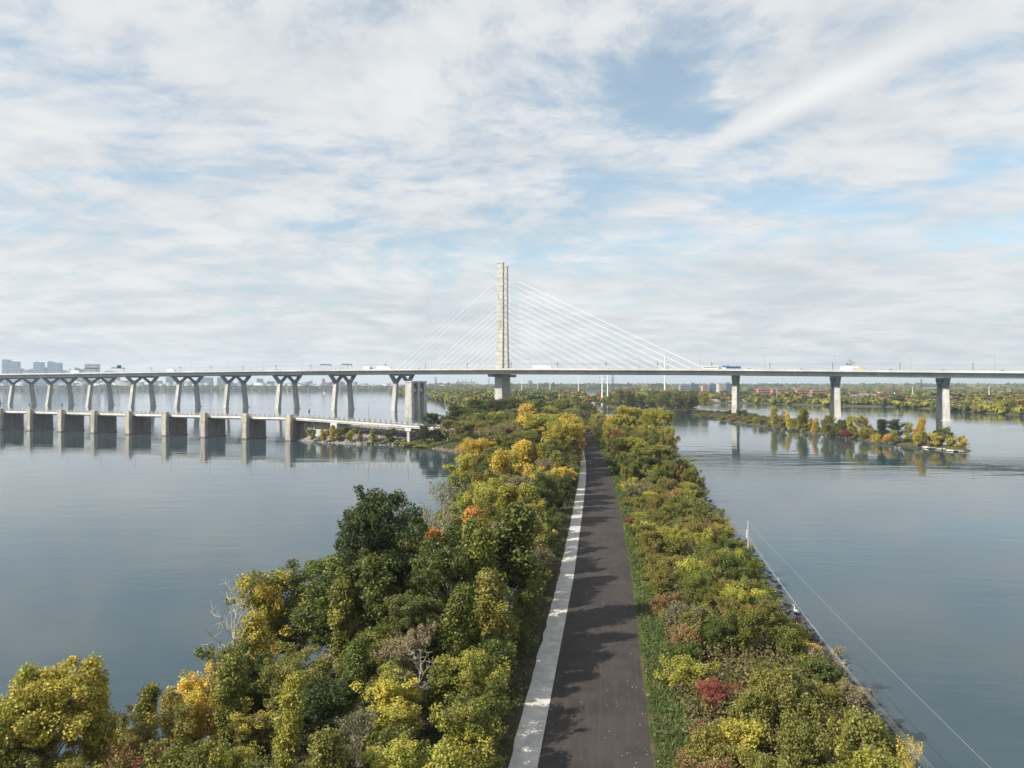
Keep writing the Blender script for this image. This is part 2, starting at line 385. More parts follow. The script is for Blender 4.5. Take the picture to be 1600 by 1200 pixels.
def seg_dist(px, py, poly):
    d = np.full(px.shape, 1e9); ins = np.zeros(px.shape, bool); n = len(poly)
    for i in range(n):
        x0, y0 = poly[i]; x1, y1 = poly[(i+1) % n]; dx, dy = x1-x0, y1-y0
        t_ = np.clip(((px-x0)*dx+(py-y0)*dy)/(dx*dx+dy*dy), 0, 1)
        d = np.minimum(d, np.hypot(px-x0-t_*dx, py-y0-t_*dy))
        c = ((y0 > py) != (y1 > py)) & (px < dx*(py-y0)/(dy if dy else 1e-9)+x0)
        ins ^= c
    return np.where(ins, d, -d)
PATH_Y = np.array([-60, 0, 48, 96, 145, 192, 231, 320, 400, 440, 480, 520, 560, 600.])
PATH_X = np.array([-6.5, -.5, 5.6, 12.2, 18.2, 23.6, 27.4, 34.6, 40.6, 42.5, 42.0, 38.5, 31.0, 20.0])
PATH_W = np.array([7.8, 7.8, 7.8, 7.7, 7.6, 7.2, 6.6, 6.0, 5.4, 5.2, 5.2, 5.2, 5.2, 5.2])
def path_x(y): return np.interp(y, PATH_Y, PATH_X)
def path_w(y): return np.interp(y, PATH_Y, PATH_W)
def wob(x, y, s=1.0, ph=0.0):
    return (np.sin(x*.71*s+ph+1.3*np.sin(y*.23*s))+np.sin(y*.53*s+ph*2+1.7*np.sin(x*.31*s))+np.sin((x+y)*1.31*s+ph))/3
def ground_h(x, y):
    x = np.asarray(x, float); y = np.asarray(y, float)
    d = seg_dist(x, y, DYKE); px = path_x(y)
    slope = np.where(x > px, .75, .38)
    h = -.9+(d+.8*wob(x, y, .5))*slope
    flat = np.minimum(h, 4.0+.25*wob(x, y, .3))
    pk = np.clip(1-(np.abs(x-px)-6.0)/3.0, 0, 1)
    h2 = flat*(1-pk)+np.where(y < 600, 3.93, flat)*pk
    # bank carrying the end of the ice control structure
    ax, ay, bx, by = -112., 400., -30., 380.
    tt = np.clip(((x-ax)*(bx-ax)+(y-ay)*(by-ay))/((bx-ax)**2+(by-ay)**2), 0, 1)
    dd = np.hypot(x-ax-tt*(bx-ax), y-ay-tt*(by-ay))
    mound = np.clip(1.35-dd/26.0, 0, 1)
    hm_ = np.minimum(-.9+d*.5, 2.0+mound*5.8+.3*wob(x, y, .6))
    w_ = np.clip((x+128)/10, 0, 1)*np.clip((-22-x)/16, 0, 1)*np.clip((y-325)/15, 0, 1)*np.clip((480-y)/20, 0, 1)
    return h2*(1-w_)+hm_*w_
def grid_mesh(name, xs, ys, fn, poly, mat, keep=-6):
    gx, gy = np.meshgrid(xs, ys); d = seg_dist(gx, gy, poly); h = fn(gx, gy, d); h = np.maximum(h, -1.5)
    nx, ny = len(xs), len(ys); idx = np.arange(nx*ny).reshape(ny, nx)
    q = np.stack([idx[:-1, :-1], idx[:-1, 1:], idx[1:, 1:], idx[1:, :-1]], -1).reshape(-1, 4)
    dm = d.ravel()[q].max(1); q = q[dm > keep]
    used, inv = np.unique(q, return_inverse=True); v = np.stack([gx.ravel(), gy.ravel(), h.ravel()], -1)[used]
    me = np_mesh(name, v, inv.reshape(-1, 4)); me.polygons.foreach_set('use_smooth', [True]*len(me.polygons))
    o = link_mesh(name, me, mat); tag(o, kind='structure'); return o
ys = np.concatenate([np.arange(-100, 30, 6), np.arange(30, 480, 1.6), np.arange(480, 900, 6), np.arange(900, 3001, 30)])
xs = np.concatenate([np.arange(-430, -135, 14), np.arange(-135, 108, 1.6), np.arange(108, 310, 8)])
grid_mesh('dyke_ground', xs, ys, lambda x, y, d: ground_h(x, y), DYKE, 'ground')
grid_mesh('island_ground', np.arange(118, 280, 2.), np.concatenate([np.arange(305, 760, 2.5), np.arange(760, 1680, 12)]),
          lambda x, y, d: np.minimum(-.7+(d+1.2*wob(x, y, .35))*.5, 1.6+.5*wob(x, y, .2)), ISLE, 'ground')
def isle_h(x, y): return float(np.minimum(-.7+seg_dist(np.array([x]), np.array([y]), ISLE)[0]*.5, 1.6))
# far shores as one low plain with a sloping bank
mb = MB(); o_ = len(SHORE)
cx, cy = 3000, 9000
mb.loft([[(x, y, -1.0) for x, y in SHORE], [(x+(6 if x > 0 and y < 3000 else 0), y+(5 if y < 4000 and y > 1000 else 0), 1.8) for x, y in SHORE]], caps=True)
tag(mb.build('far_shore_ground', 'ground'), kind='structure')

# ------------------------------------------------------------------ path
def ribbon(name, mat, lo, hi, y0, y1, z, step=2.0, jag=0.0):
    yy = np.arange(y0, y1+.01, step); a = lo(yy); b = hi(yy)
    if jag: a = a+jag*(wob(yy, yy*.7, 2.2)+.7*wob(yy*3.1, yy*1.9, 2.0))
    v = []; f = []; uv = []
    for i, y in enumerate(yy):
        v += [(a[i], y, z), ((a[i]+b[i])/2, y, z+.03), (b[i], y, z)]
    for i in range(len(yy)-1):
        k = 3*i; f += [(k, k+1, k+4, k+3), (k+1, k+2, k+5, k+4)]
    me = bpy.data.meshes.new(name); me.from_pydata(v, [], f); u = me.uv_layers.new(name='UVMap')
    for li, l in enumerate(me.loops): u.data[li].uv = ((l.vertex_index % 3)/2, yy[l.vertex_index//3])
    return tag(link_mesh(name, me, mat), kind='structure')
ribbon('path', 'asphalt', lambda y: path_x(y)-path_w(y)/2, lambda y: path_x(y)+path_w(y)/2+.08*wob(y, y, 1.3), -60, 590, 4.012)
ribbon('gravel_shoulder', 'shoulder', lambda y: path_x(y)-path_w(y)/2-np.interp(y, [0, 50, 200, 330, 365], [2.0, 2.0, 2.0, 1.3, .3]), lambda y: path_x(y)-path_w(y)/2+.02, -60, 365, 4.004, jag=.13)
ribbon('road_verge', 'ground', lambda y: path_x(y)+path_w(y)/2-.1, lambda y: path_x(y)+path_w(y)/2+2.4, -60, 500, 3.99)

# ------------------------------------------------------------------ bridge geometry
STN = [(-1100, -1027.5, 1167.0), (-124, -124.7, 805.9), (0, -10, 760), (240, 211, 670), (324, 288, 633), (405, 359, 592), (487, 430, 550), (570, 500, 505), (700, 610, 437)]
SZ = [(-1100, 42.0), (-767, 43.6), (-400, 45.2), (-150, 45.6), (0, 45.2), (240, 42.8), (405, 39.7), (487, 38.4), (700, 35.5)]
def bpt(s):
    ss = [a[0] for a in STN]
    def P_(q): return np.array([np.interp(q, ss, [a[1] for a in STN]), np.interp(q, ss, [a[2] for a in STN])])
    p = sum(P_(s+k) for k in (-24, -12, 0, 12, 24))/5; d = P_(s+30)-P_(s-30); d /= np.hypot(*d)
    z = sum(np.interp(s+k, [a[0] for a in SZ], [a[1] for a in SZ]) for k in (-60, -30, 0, 30, 60))/5
    return p, d, z
def bp(s, off, dz):                               # point on the bridge: off > 0 is the side away from the camera
    p, d, z = bpt(s); n = np.array([-d[1], d[0]])
    q = p+n*off; return (q[0], q[1], z+dz)
def s_of_px(px, off=-20):
    lo, hi = -1100., 690.
    for _ in range(40):
        m = (lo+hi)/2; x, y, _z = bp(m, off, 0)
        if x/y*F+800 < px: lo = m
        else: hi = m
    return lo
def sweep(prof, s0, s1, step=8.0):
    rings = []; s = s0
    while s <= s1+.01:
        rings.append([bp(s, a, b) for a, b in prof]); s += step
    m_ = MB(); m_.loft(rings); return m_
bridge = empty('cable_stayed_bridge', (*bpt(0)[0], 0)); tag(bridge, 'long pale concrete and steel bridge with one tall split mast and white stay cables', 'bridge')
binv = Vector(bridge.location)
def bbuild(m_, name, mat, parent=None, smooth=False):
    p = parent or bridge; off = binv
    m_.v = [(x-off.x, y-off.y, z-off.z) for x, y, z in m_.v]
    return m_.build(name, mat, p, smooth)
S0, S1 = -1060, 660
for c, nm in ((-19, 'road_deck'), (19, 'road_deck')):
    bbuild(sweep([(c-11, 0), (c-11, -.45), (c-8.2, -1.1), (c-7.2, -4.5), (c+7.2, -4.5), (c+8.2, -1.1), (c+11, -.45), (c+11, 0)], S0, S1), nm, 'deck_conc')
    for e in (-1, 1):
        x0 = c+e*11.0
        bbuild(sweep([(x0-.25, -.75), (x0+.25, -.75), (x0+.2, 1.1), (x0-.2, 1.1)], S0, S1), 'barrier', 'deck_conc')
    bbuild(sweep([(c-10.6, .01), (c-10.6, .09), (c+10.6, .09), (c+10.6, .01)], S0, S1), 'road_surface', 'asph_far')
bbuild(sweep([(-6, 0), (-6, -.6), (-3.5, -1.2), (-3, -4.0), (3, -4.0), (3.5, -1.2), (6, -.6), (6, 0)], S0, S1), 'rail_deck', 'deck_conc')
# corbels that prop the near edge of the deck
m_ = MB(); s = S0+2
while s < S1-2:
    a0, a1 = [bp(s-.35, o, z) for o, z in ((-29.6, -.75), (-27.4, -.9), (-26.6, -3.4), (-27.0, -3.4))], [bp(s+.35, o, z) for o, z in ((-29.6, -.75), (-27.4, -.9), (-26.6, -3.4), (-27.0, -3.4))]
    m_.hexa(a0, a1); s += 4.2
o = bbuild(m_, 'edge_corbels', 'deck_conc'); tag(o, kind='stuff')
m_ = MB(); s = S0+2
while s < S1-2:
    m_.box(bp(s, -30, 1.35), (.12, .12, .6)); s += 3.0
o = bbuild(m_, 'parapet_posts', 'galv'); tag(o, kind='stuff')
for s in (-118, -40, 40, 118, 196, 242, 324):
    bbuild(sweep([(-30.3, -.7), (-29.7, -.7), (-29.7, -1.5), (-30.3, -1.5)], s-.7, s+.7, 1.4), 'joint_box', 'dark')
# W shaped piers
SKEW = {240: -22, 324: -18, 405: -23}
def wpier(s, base_z=-1.0):
    top = -4.75; _, _, z0 = bpt(s); H = z0+top
    kz = H*.765; q = empty('pier'); q.parent = bridge
    def bar(o0, z_0, w0, t0, o1, z_1, w1, t1):       # o: offset across, w: width across, t: thickness along
        m_ = MB(); rings = []
        for o_, z_, w_, t_ in ((o0, z_0, w0, t0), (o1, z_1, w1, t1)):
            p, d, zz_ = bpt(s)
            if s in SKEW: d = np.array([math.cos(R(SKEW[s])), math.sin(R(SKEW[s]))])
            n = np.array([-d[1], d[0]])
            rings.append([(*(p+n*(o_+a*w_/2)+d*(b*t_/2)), z_) for a, b in ((-1, -1), (1, -1), (1, 1), (-1, 1))])
        m_.hexa(*rings); return m_
    for e in (-1, 1):
        bbuild(bar(e*17.5, base_z, 5.2, 4.8, e*13.4, kz, 4.4, 4.3), 'leg', 'concrete', q)
        bbuild(bar(e*18.0, -1.5, 7.0, 6.4, e*17.9, .45, 7.0, 6.4), 'footing', 'concrete', q)
        bbuild(bar(e*13.4+e*.2, kz, 4.6, 3.9, e*24.0, H, 4.0, 3.9), 'outer_arm', 'cap_steel', q)
        bbuild(bar(e*13.4-e*.2, kz+.3, 4.4, 3.8, e*1.9, H-1.3, 3.4, 3.8), 'inner_arm', 'cap_steel', q)
    bbuild(bar(0, H-1.5, 47.0, 3.4, 0, H+.05, 49.0, 3.4), 'cap_beam', 'cap_steel', q)
    for e in (-24, -14, 14, 24):
        bbuild(bar(e, H+.05, 2.2, 2.2, e, H+.3, 2.2, 2.2), 'bearing', 'dark', q)
    return q
PIERS = [-124-80.4*k for k in range(0, 12)]+[240, 324, 405, 487, 570]
for s in PIERS: wpier(s)
# tower: two masts above, one shaft below
tw = empty('tower'); tw.parent = bridge
p0, d0, z0 = bpt(0); n0 = np.array([-d0[1], d0[0]])
def rect(o_, z_, w_, t_, sh=0.0):
    return [(*(p0+n0*(o_+a*w_/2)+d0*(b*t_/2+sh)), z_) for a, b in ((-1, -1), (1, -1), (1, 1), (-1, 1))]
m_ = MB(); m_.loft([rect(0, -1, 25, 8.8), rect(0, 14, 24.5, 8.6), rect(0, 40.0, 22.5, 8.2)]); bbuild(m_, 'lower_shaft', 'concrete', tw)
m_ = MB(); m_.loft([rect(0, -1, 34, 20), rect(0, 5, 32, 18)]); bbuild(m_, 'footing', 'concrete', tw)
m_ = MB(); m_.loft([rect(0, 37.4, 66, 5), rect(0, 40.2, 68, 5)]); bbuild(m_, 'cross_beam', 'dark', tw)
for e, top in ((-1, 158.0), (1, 155.5)):
    m_ = MB()
    m_.loft([rect(e*8.4, 40.2, 6.0, 8.1), rect(e*6.7, 62, 4.6, 7.4), rect(e*6.0, 100, 3.6, 6.9), rect(e*5.7, top, 3.2, 6.5)])
    bbuild(m_, 'mast', 'concrete', tw)
    z = 46.0
    m_ = MB()
    while z < top-2:
        k = np.interp(z, [40.2, 62, 100, 158], [6.0, 4.6, 3.6, 3.2]); q_ = np.interp(z, [40.2, 62, 100, 158], [8.1, 7.4, 6.9, 6.5]); oo = e*np.interp(z, [40.2, 62, 100, 158], [8.4, 6.7, 6.0, 5.7])
        m_.loft([rect(oo, z, k+.12, q_+.12), rect(oo, z+.22, k+.12, q_+.12)]); z += 4.6
    o = bbuild(m_, 'pour_joints', 'pier_wall', tw); tag(o, kind='stuff')
    m_ = MB(); m_.loft([rect(e*5.7, top+.02, 3.9, 7.4), rect(e*5.7, top+1.2, 3.9, 7.4)]); bbuild(m_, 'mast_cap', 'concrete', tw)
m_ = MB(); m_.tube((*(p0-n0*6.3), 159.2), (*(p0-n0*6.3), 163), .12, .05); bbuild(m_, 'lightning_rod', 'galv', tw)
# stay cables in two planes
cable_me = MB(); cable_me.tube((0, 0, 0), (0, 0, 1), .135, .135, 6); cme = cable_me.mesh('stay_cable'); cme.materials.append(M['white'])
anc = MB(); anc.box((0, 0, 0), (1.3, .9, 1.3)); ame = anc.mesh('anchor'); ame.materials.append(M['dark'])
NC = 15
for side in (-1, 1):
    for pl in (-1, 1):
        for i in range(NC):
            zt = 63.5+i*(146-63.5)/(NC-1); s_d = (27+i*13.4) if side > 0 else -(24+i*8.1)
            b_ = Vector(bp(s_d, pl*7.0, .2)); t_ = Vector((*(p0+n0*pl*6.5+d0*side*3.2), zt))
            dvec = b_-t_; o = bpy.data.objects.new('stay_cable', cme); COL.objects.link(o); o.parent = bridge
            o.location = t_-binv; o.rotation_mode = 'QUATERNION'; o.rotation_quaternion = dvec.to_track_quat('Z', 'Y'); o.scale = (1, 1, dvec.length)
            if side > 0:
                o = bpy.data.objects.new('anchor', ame); COL.objects.link(o); o.parent = bridge; o.location = t_-binv; o.rotation_euler = (0, 0, math.atan2(d0[1], d0[0]))

# bridge furniture, each a thing
def at_bridge(o, s, off, dz=.1, flip=False):
    p, d, z = bpt(s); o.location = bp(s, off, dz); o.rotation_euler = (0, 0, math.atan2(d[1], d[0])+(math.pi if flip else 0))
def lamp_proto():
    r = empty('street_lamp'); m_ = MB(); m_.tube((0, 0, 0), (0, 0, 12.5), .17, .09, 6); m_.build('pole', 'galv', r)
    m_ = MB(); m_.tube((0, 0, 12.4), (0, -2.4, 12.9), .07, .05, 5); m_.tube((0, 0, 12.4), (0, 2.4, 12.9), .07, .05, 5); m_.build('arm', 'galv', r)
    for e in (-1, 1):
        m_ = MB(); m_.box((0, e*2.6, 12.9), (.35, .9, .16)); m_.build('lamp_head', 'dark', r)
    return r
lp = lamp_proto(); first = True
ss_ = [-1010+58*k for k in range(28)]
for i, s in enumerate(ss_):
    o = lp if i == 0 else copy_tree(lp); at_bridge(o, s, -8.4, .1)
    where = 'left of the first W pier' if s < -700 else 'above the W piers' if s < -130 else 'beside the stay cables' if s < 215 else 'over the column piers'
    tag(o, f'twin arm street lamp on the bridge {where}, {ORD[i]} from left', 'street lamp', 'street lamps along the bridge')
def mast_proto():
    r = empty('catenary_mast'); m_ = MB(); m_.tube((0, 0, 0), (0, 0, 7.8), .24, .18, 6); m_.build('post', 'dark', r)
    m_ = MB(); m_.box((0, 0, 7.1), (.18, 6.0, .18)); m_.box((0, -1.6, 6.3), (.14, .14, 1.6)); m_.box((0, 1.6, 6.3), (.14, .14, 1.6)); m_.build('bracket', 'dark', r)
    return r
cp = mast_proto()
for i in range(32):
    s = -1030+52*i; o = cp if i == 0 else copy_tree(cp); at_bridge(o, s, 0, .1)
    where = 'far along the W piers' if s < -500 else 'between W piers and mast' if s < -20 else 'under the long stay cables' if s < 220 else 'over the column piers'
    tag(o, f'dark catenary mast on bridge {where}, {ORD[i]} from left', 'catenary mast', 'catenary masts along the rail deck')
m_ = MB()
for dz in (6.9, 5.6):
    for s in range(-1030, 600, 26): m_.tube(bp(s, -1.6, dz), bp(s+26, -1.6, dz), .035, .035, 4, cap=False)
tag(m_.build('overhead_wire', 'dark'), 'thin overhead contact wire strung between the catenary masts', 'wire')
def gantry(s, lab, sign=False, w=21, h=6.4):
    r = empty('sign_gantry'); at_bridge(r, s, -19)
    for e in (-1, 1):
        m_ = MB(); m_.box((0, e*w/2, h/2), (.4, .4, h)); m_.build('post', 'galv', r)
    m_ = MB(); m_.box((0, 0, h), (.6, w, .25)); m_.box((0, 0, h+.9), (.5, w, .2))
    for k in range(12): m_.box((0, -w/2+w*(k+.5)/12, h+.45), (.12, .12, .9))
    m_.build('truss', 'dark', r)
    for k in range(5):
        m_ = MB(); m_.box((.4, -w/2+2.6+k*(w-5.2)/4, h+.2), (.3, 1.5, 1.6)); m_.build('lane_signal', 'dark', r)
    if sign:
        m_ = MB(); m_.box((.6, 1.5, h+1.9), (.25, 6.5, 4.2)); p_ = m_.build('sign_panel', 'sign_green', r)
        m_ = MB(); m_.box((.75, 1.5, h+1.9), (.04, 6.1, 3.8)); m_.build('sign_face', 'sign_green', r)
    tag(r, lab, 'sign gantry', 'sign gantries over the bridge road')
gantry(s_of_px(508), 'dark sign gantry with signal boxes over bridge road, left of its twin')
gantry(s_of_px(541), 'dark sign gantry with signal boxes over bridge road, nearer the mast')
gantry(s_of_px(183), 'sign gantry carrying a large green road sign on the bridge', True)
gantry(s_of_px(142), 'dark bare sign gantry left of the green road sign')

def wheelset(r, xs_, y, rad=.5, wid=.3):
    for x in xs_:
        for e in (-1, 1):
            m_ = MB(); m_.tube((x, e*y-wid/2, rad), (x, e*y+wid/2, rad), rad, rad, 10); m_.build('wheel', 'black', r)
def truck(px, off, lab, trail='white', cab='white', L=15.0, flip=False):
    r = empty('box_truck'); at_bridge(r, s_of_px(px, off), off, .1, flip)
    m_ = MB(); m_.box((-1.4, 0, 2.55), (L, 2.5, 2.9)); m_.build('cargo_box', trail, r)
    m_ = MB(); m_.box((-1.4, 0, .95), (L, 1.6, .3)); m_.build('chassis', 'dark', r)
    m_ = MB(); x = L/2-1.4+1.6
    m_.loft([[(x-1.1, y, .5), (x+1.5, y, .5), (x+1.5, y, 1.6), (x+1.1, y, 3.0), (x-1.1, y, 3.1)] for y in (-1.2, 1.2)]); m_.build('cab', cab, r)
    m_ = MB(); m_.box((x+1.28, 0, 2.25), (.2, 2.1, .9)); m_.build('windscreen', 'glass', r)
    wheelset(r, (-L/2, -L/2+1.3, L/2-2.2, x+.4), 1.05); tag(r, lab, 'truck'); return r
truck(600, -20, 'white box truck on bridge left of the mast', L=15)
truck(575, -16, 'white lorry with blue cab behind the longer box truck', 'white', 'blue', 8)
truck(118, -20, 'white trailer truck on bridge beside the green sign gantry', L=14)
truck(848, -20, 'long white trailer truck just right of the bridge mast', L=16)
truck(268, -22, 'low white van truck crossing above the W piers', L=9)
def bus(px, off, lab, col, L=13.5):
    r = empty('bus'); at_bridge(r, s_of_px(px, off), off)
    m_ = MB(); m_.loft([[(-L/2, y, .4), (L/2, y, .4), (L/2, y, 2.1), (L/2-.3, y, 3.5), (-L/2+.1, y, 3.5), (-L/2, y, 2.1)] for y in (-1.25, 1.25)]); m_.build('body', col, r)
    for e in (-1, 1):
        m_ = MB(); m_.box((-.2, e*1.262, 2.55), (L-.9, .05, .85)); m_.build('window_band', 'glass', r)
    m_ = MB(); m_.box((L/2-.13, 0, 2.5), (.2, 2.2, 1.3)); m_.build('windscreen', 'glass', r)
    wheelset(r, (-L/2+2.5, L/2-2.6), 1.1); tag(r, lab, 'bus')
bus(1111, -20, 'white coach with dark window band near the right cable end', 'white')
bus(1146, -20, 'blue bus on bridge above the first column pier', 'blue', 13)
# car carrier: blue cab, rack of cars
r = empty('car_carrier'); at_bridge(r, s_of_px(1131, -20), -20)
m_ = MB(); m_.box((0, 0, 1.0), (13, 2.4, .3)); m_.box((0, 0, 2.9), (12, 2.3, .15))
for x in (-6, -3, 0, 3, 6):
    for e in (-1, 1): m_.box((x, e*1.15, 2.1), (.15, .12, 2.0))
m_.build('rack', 'dark', r)
m_ = MB(); m_.box((7.7, 0, 1.8), (2.2, 2.4, 2.5)); m_.build('cab', 'blue', r)
for k, (x, z, c) in enumerate(((-4, 1.15, 'blue'), (.5, 1.15, 'white'), (4.6, 1.15, 'silver'), (-4, 2.98, 'silver'), (.5, 2.98, 'blue'), (4.3, 2.98, 'blue'))):
    m_ = MB(); m_.loft([[(x-2, y, z), (x+2, y, z), (x+1.9, y, z+.6), (x+.9, y, z+.7), (x+.4, y, z+1.2), (x-1.2, y, z+1.2), (x-1.9, y, z+.7)] for y in (-.85, .85)]); m_.build('carried_car', c, r)
wheelset(r, (-5, -3.8, 5.5, 8), 1.05); tag(r, 'blue car carrier truck loaded with small cars on the bridge', 'truck')
# service truck with lifting gear
r = empty('service_truck'); at_bridge(r, s_of_px(1329, -20), -20)
m_ = MB(); m_.box((-3.0, 0, 2.6), (9.5, 2.5, 2.9)); m_.build('white_box', 'white', r)
m_ = MB(); m_.box((0, 0, .9), (17, 1.8, .35)); m_.build('chassis', 'dark', r)
m_ = MB(); m_.box((4.4, 0, 3.1), (3.6, 2.4, 1.2)); m_.box((3.2, .6, 2.0), (.3, .3, 3.6)); m_.box((5.6, -.6, 2.2), (.3, .3, 4.0)); m_.build('side_rack', 'white', r)
m_ = MB(); m_.loft([[(6.8, y, .5), (9.2, y, .5), (9.2, y, 1.7), (8.6, y, 3.0), (6.8, y, 3.1)] for y in (-1.2, 1.2)]); m_.build('cab', 'yellow', r)
m_ = MB(); m_.box((8.85, 0, 2.2), (.25, 2.0, .9)); m_.build('windscreen', 'glass', r)
m_ = MB(); m_.tube((0, 0, 4), (-.8, 0, 9.6), .28, .2); m_.tube((-.8, 0, 9.6), (2.2, 0, 7.0), .22, .22); m_.tube((2.2, 0, 7.0), (3.6, 0, 7.6), .3, .15)
m_.box((-2.6, 0, 6.2), (1.5, 1.2, 1.1)); m_.tube((0, 0, 5.2), (-2.6, 0, 6.2), .2, .2); m_.box((1.1, 0, 6.2), (1.0, .9, .9)); m_.tube((-.2, 0, 9.4), (-.2, 0, 11), .08, .04)
m_.build('lifting_boom', 'dark', r)
wheelset(r, (-6, -4.8, 4, 7.8), 1.05); tag(r, 'white service truck with yellow cab and dark folded boom on bridge', 'truck')
def car_proto(col):
    r = empty('car'); m_ = MB(); m_.loft([[(-2.2, y, .35), (2.2, y, .35), (2.15, y, .85), (1.0, y, .98), (-2.1, y, 1.0)] for y in (-.9, .9)]); m_.build('body', col, r)
    m_ = MB(); m_.loft([[(-1.8, y*.95, 1.0), (.95, y*.95, .98), (.35, y*.85, 1.5), (-1.3, y*.85, 1.5)] for y in (-.85, .85)]); m_.build('cabin', 'glass', r)
    wheelset(r, (-1.35, 1.35), .8, .33, .22); return r
cars = {'white': None, 'silver': None, 'dark': None, 'red': None}
for px, c, lab in ((240, 'dark', 'dark car on bridge above the sixth W pier from the shore'), (322, 'silver', 'silver car crossing above the W piers'), (412, 'dark', 'dark car near the middle W piers'),
                   (433, 'silver', 'silver car a little ahead of the dark one by the middle W piers'), (524, 'white', 'white car passing between the two signal gantries'), (655, 'white', 'white car under the outer stay cables'),
                   (690, 'white', 'white car between box truck and mast'), (730, 'dark', 'dark car just left of the bridge mast'), (923, 'white', 'white car right of the long white trailer'), (952, 'silver', 'silver car under the long stay cables'),
                   (1043, 'white', 'white car just left of the white coach'), (1172, 'dark', 'dark car right of the first column pier'), (1253, 'white', 'white van-like car between two column piers'),
                   (1393, 'white', 'white car right of the service truck'), (1475, 'dark', 'dark car above the double column pier'), (1567, 'dark', 'dark car at the right end of the bridge')):
    if cars[c] is None: cars[c] = car_proto(c if c != 'red' else 'red'); o = cars[c]
    else: o = copy_tree(cars[c])
    at_bridge(o, s_of_px(px, -26), -26, .1); o.location.z += .35; o.location.z -= .35
    tag(o, lab, 'car', 'cars crossing the bridge')

# ------------------------------------------------------------------ ice control structure
EA = np.array([-117.6, 375.0]); ED = np.array([-.92, .392]); ED /= np.hypot(*ED); EN = np.array([.392, .92]); EN /= np.hypot(*EN)
eang = math.atan2(ED[1], ED[0])
est = empty('ice_control_structure', (EA[0], EA[1], 0)); tag(est, 'weathered concrete ice control structure, row of wall piers under a low deck', 'dam')
def ep(s, off, z):   # s > 0 runs out over the water
    p = EA+ED*s+EN*off; return (p[0]-EA[0], p[1]-EA[1], z)
def ebox(name, mat, s0, s1, o0, o1, z0, z1, par, z1b=None, z0b=None):
    z1b = z1 if z1b is None else z1b; z0b = z0 if z0b is None else z0b
    m_ = MB(); m_.hexa([ep(s0, o0, z0), ep(s1, o0, z0b), ep(s1, o1, z0b), ep(s0, o1, z0)], [ep(s0, o0, z1), ep(s1, o0, z1b), ep(s1, o1, z1b), ep(s0, o1, z1)])
    return m_.build(name, mat, par)
ESP = 29.9
for k in range(0, 12):
    s = k*ESP; q = empty('pier'); q.parent = est
    m_ = MB()       # nose with a cutwater front
    m_.loft([[ep(s+a_, o_, z_) for a_, o_ in ((-1.7, 0), (-1.5, -1.1), (1.5, -1.1), (1.7, 0), (1.7, .95), (-1.7, .95))] for z_ in (-1.5, 9.2)]); m_.build('nose', 'estacade', q)
    ebox('nose_head', 'estacade', s-1.8, s+1.8, -1.2, 1.0, 9.203, 13.9, q)
    ebox('nose_ledge', 'pier_wall', s-1.8, s+1.8, -1.25, 1.0, -1.5, .7, q)
    # side walls with two slots for the ice booms
    ebox('wall', 'pier_wall', s-1.45, s+1.45, 1.003, 5.3, -1.5, 11.0, q)
    ebox('slot_back', 'estacade', s-1.15, s+1.15, 5.303, 6.0, -1.5, 11.0, q)
    ebox('wall', 'pier_wall', s-1.45, s+1.45, 6.003, 6.9, -1.5, 11.0, q)
    ebox('slot_back', 'estacade', s-1.15, s+1.15, 6.903, 7.6, -1.5, 11.0, q)
    ebox('wall', 'pier_wall', s-1.45, s+1.45, 7.603, 14.2, -1.5, 11.0, q)
    ebox('wall_foot', 'pier_wall', s-1.75, s+1.75, 1.05, 14.5, -1.5, .6, q)
for k in range(-1, 11):
    if k < 0: continue
    s = k*ESP; a, b = s+2.06, s+ESP-2.06
    ebox('deck_beam', 'fascia', a, b, 1.2, 1.9, 11.15, 12.25, est)
    ebox('under_beam', 'dark', a, b, 1.5, 2.3, 10.5, 11.146, est)
    ebox('deck_beam', 'fascia', s-1.9, s+ESP-2.1, 12.2, 12.9, 11.15, 12.25, est)
ebox('deck', 'deck_worn', -2, 11*ESP, 2.72, 12.18, 11.2, 12.1, est)
# fence along the near edge, post by post
fp = MB(); fp.box((0, 0, .75), (.42, .2, 1.5)); fme = fp.mesh('railing_post'); fme.materials.append(M['roof'])
for k in range(0, 96):
    s = k*3.35-1.0
    for off, zz_ in ((3.0, 12.1),):
        if s > 10.6*ESP: continue
        o = bpy.data.objects.new('railing_post', fme); COL.objects.link(o); o.parent = est; o.location = ep(s, off, zz_); o.rotation_euler = (0, 0, eang)
for off in (3.0, 11.9):
    for h in (.55, 1.2):
        ebox('railing_rail', 'galv', -1, 10.8*ESP, off-.04, off+.04, 12.1+h, 12.18+h, est)
m_ = MB()
for k in range(0, 96):
    c = ep(k*3.35-1.0, 11.9, 12.75); m_.box(c, (.22, .16, 1.3), eang)
tag(m_.build('far_railing_posts', 'galv', est), kind='stuff')
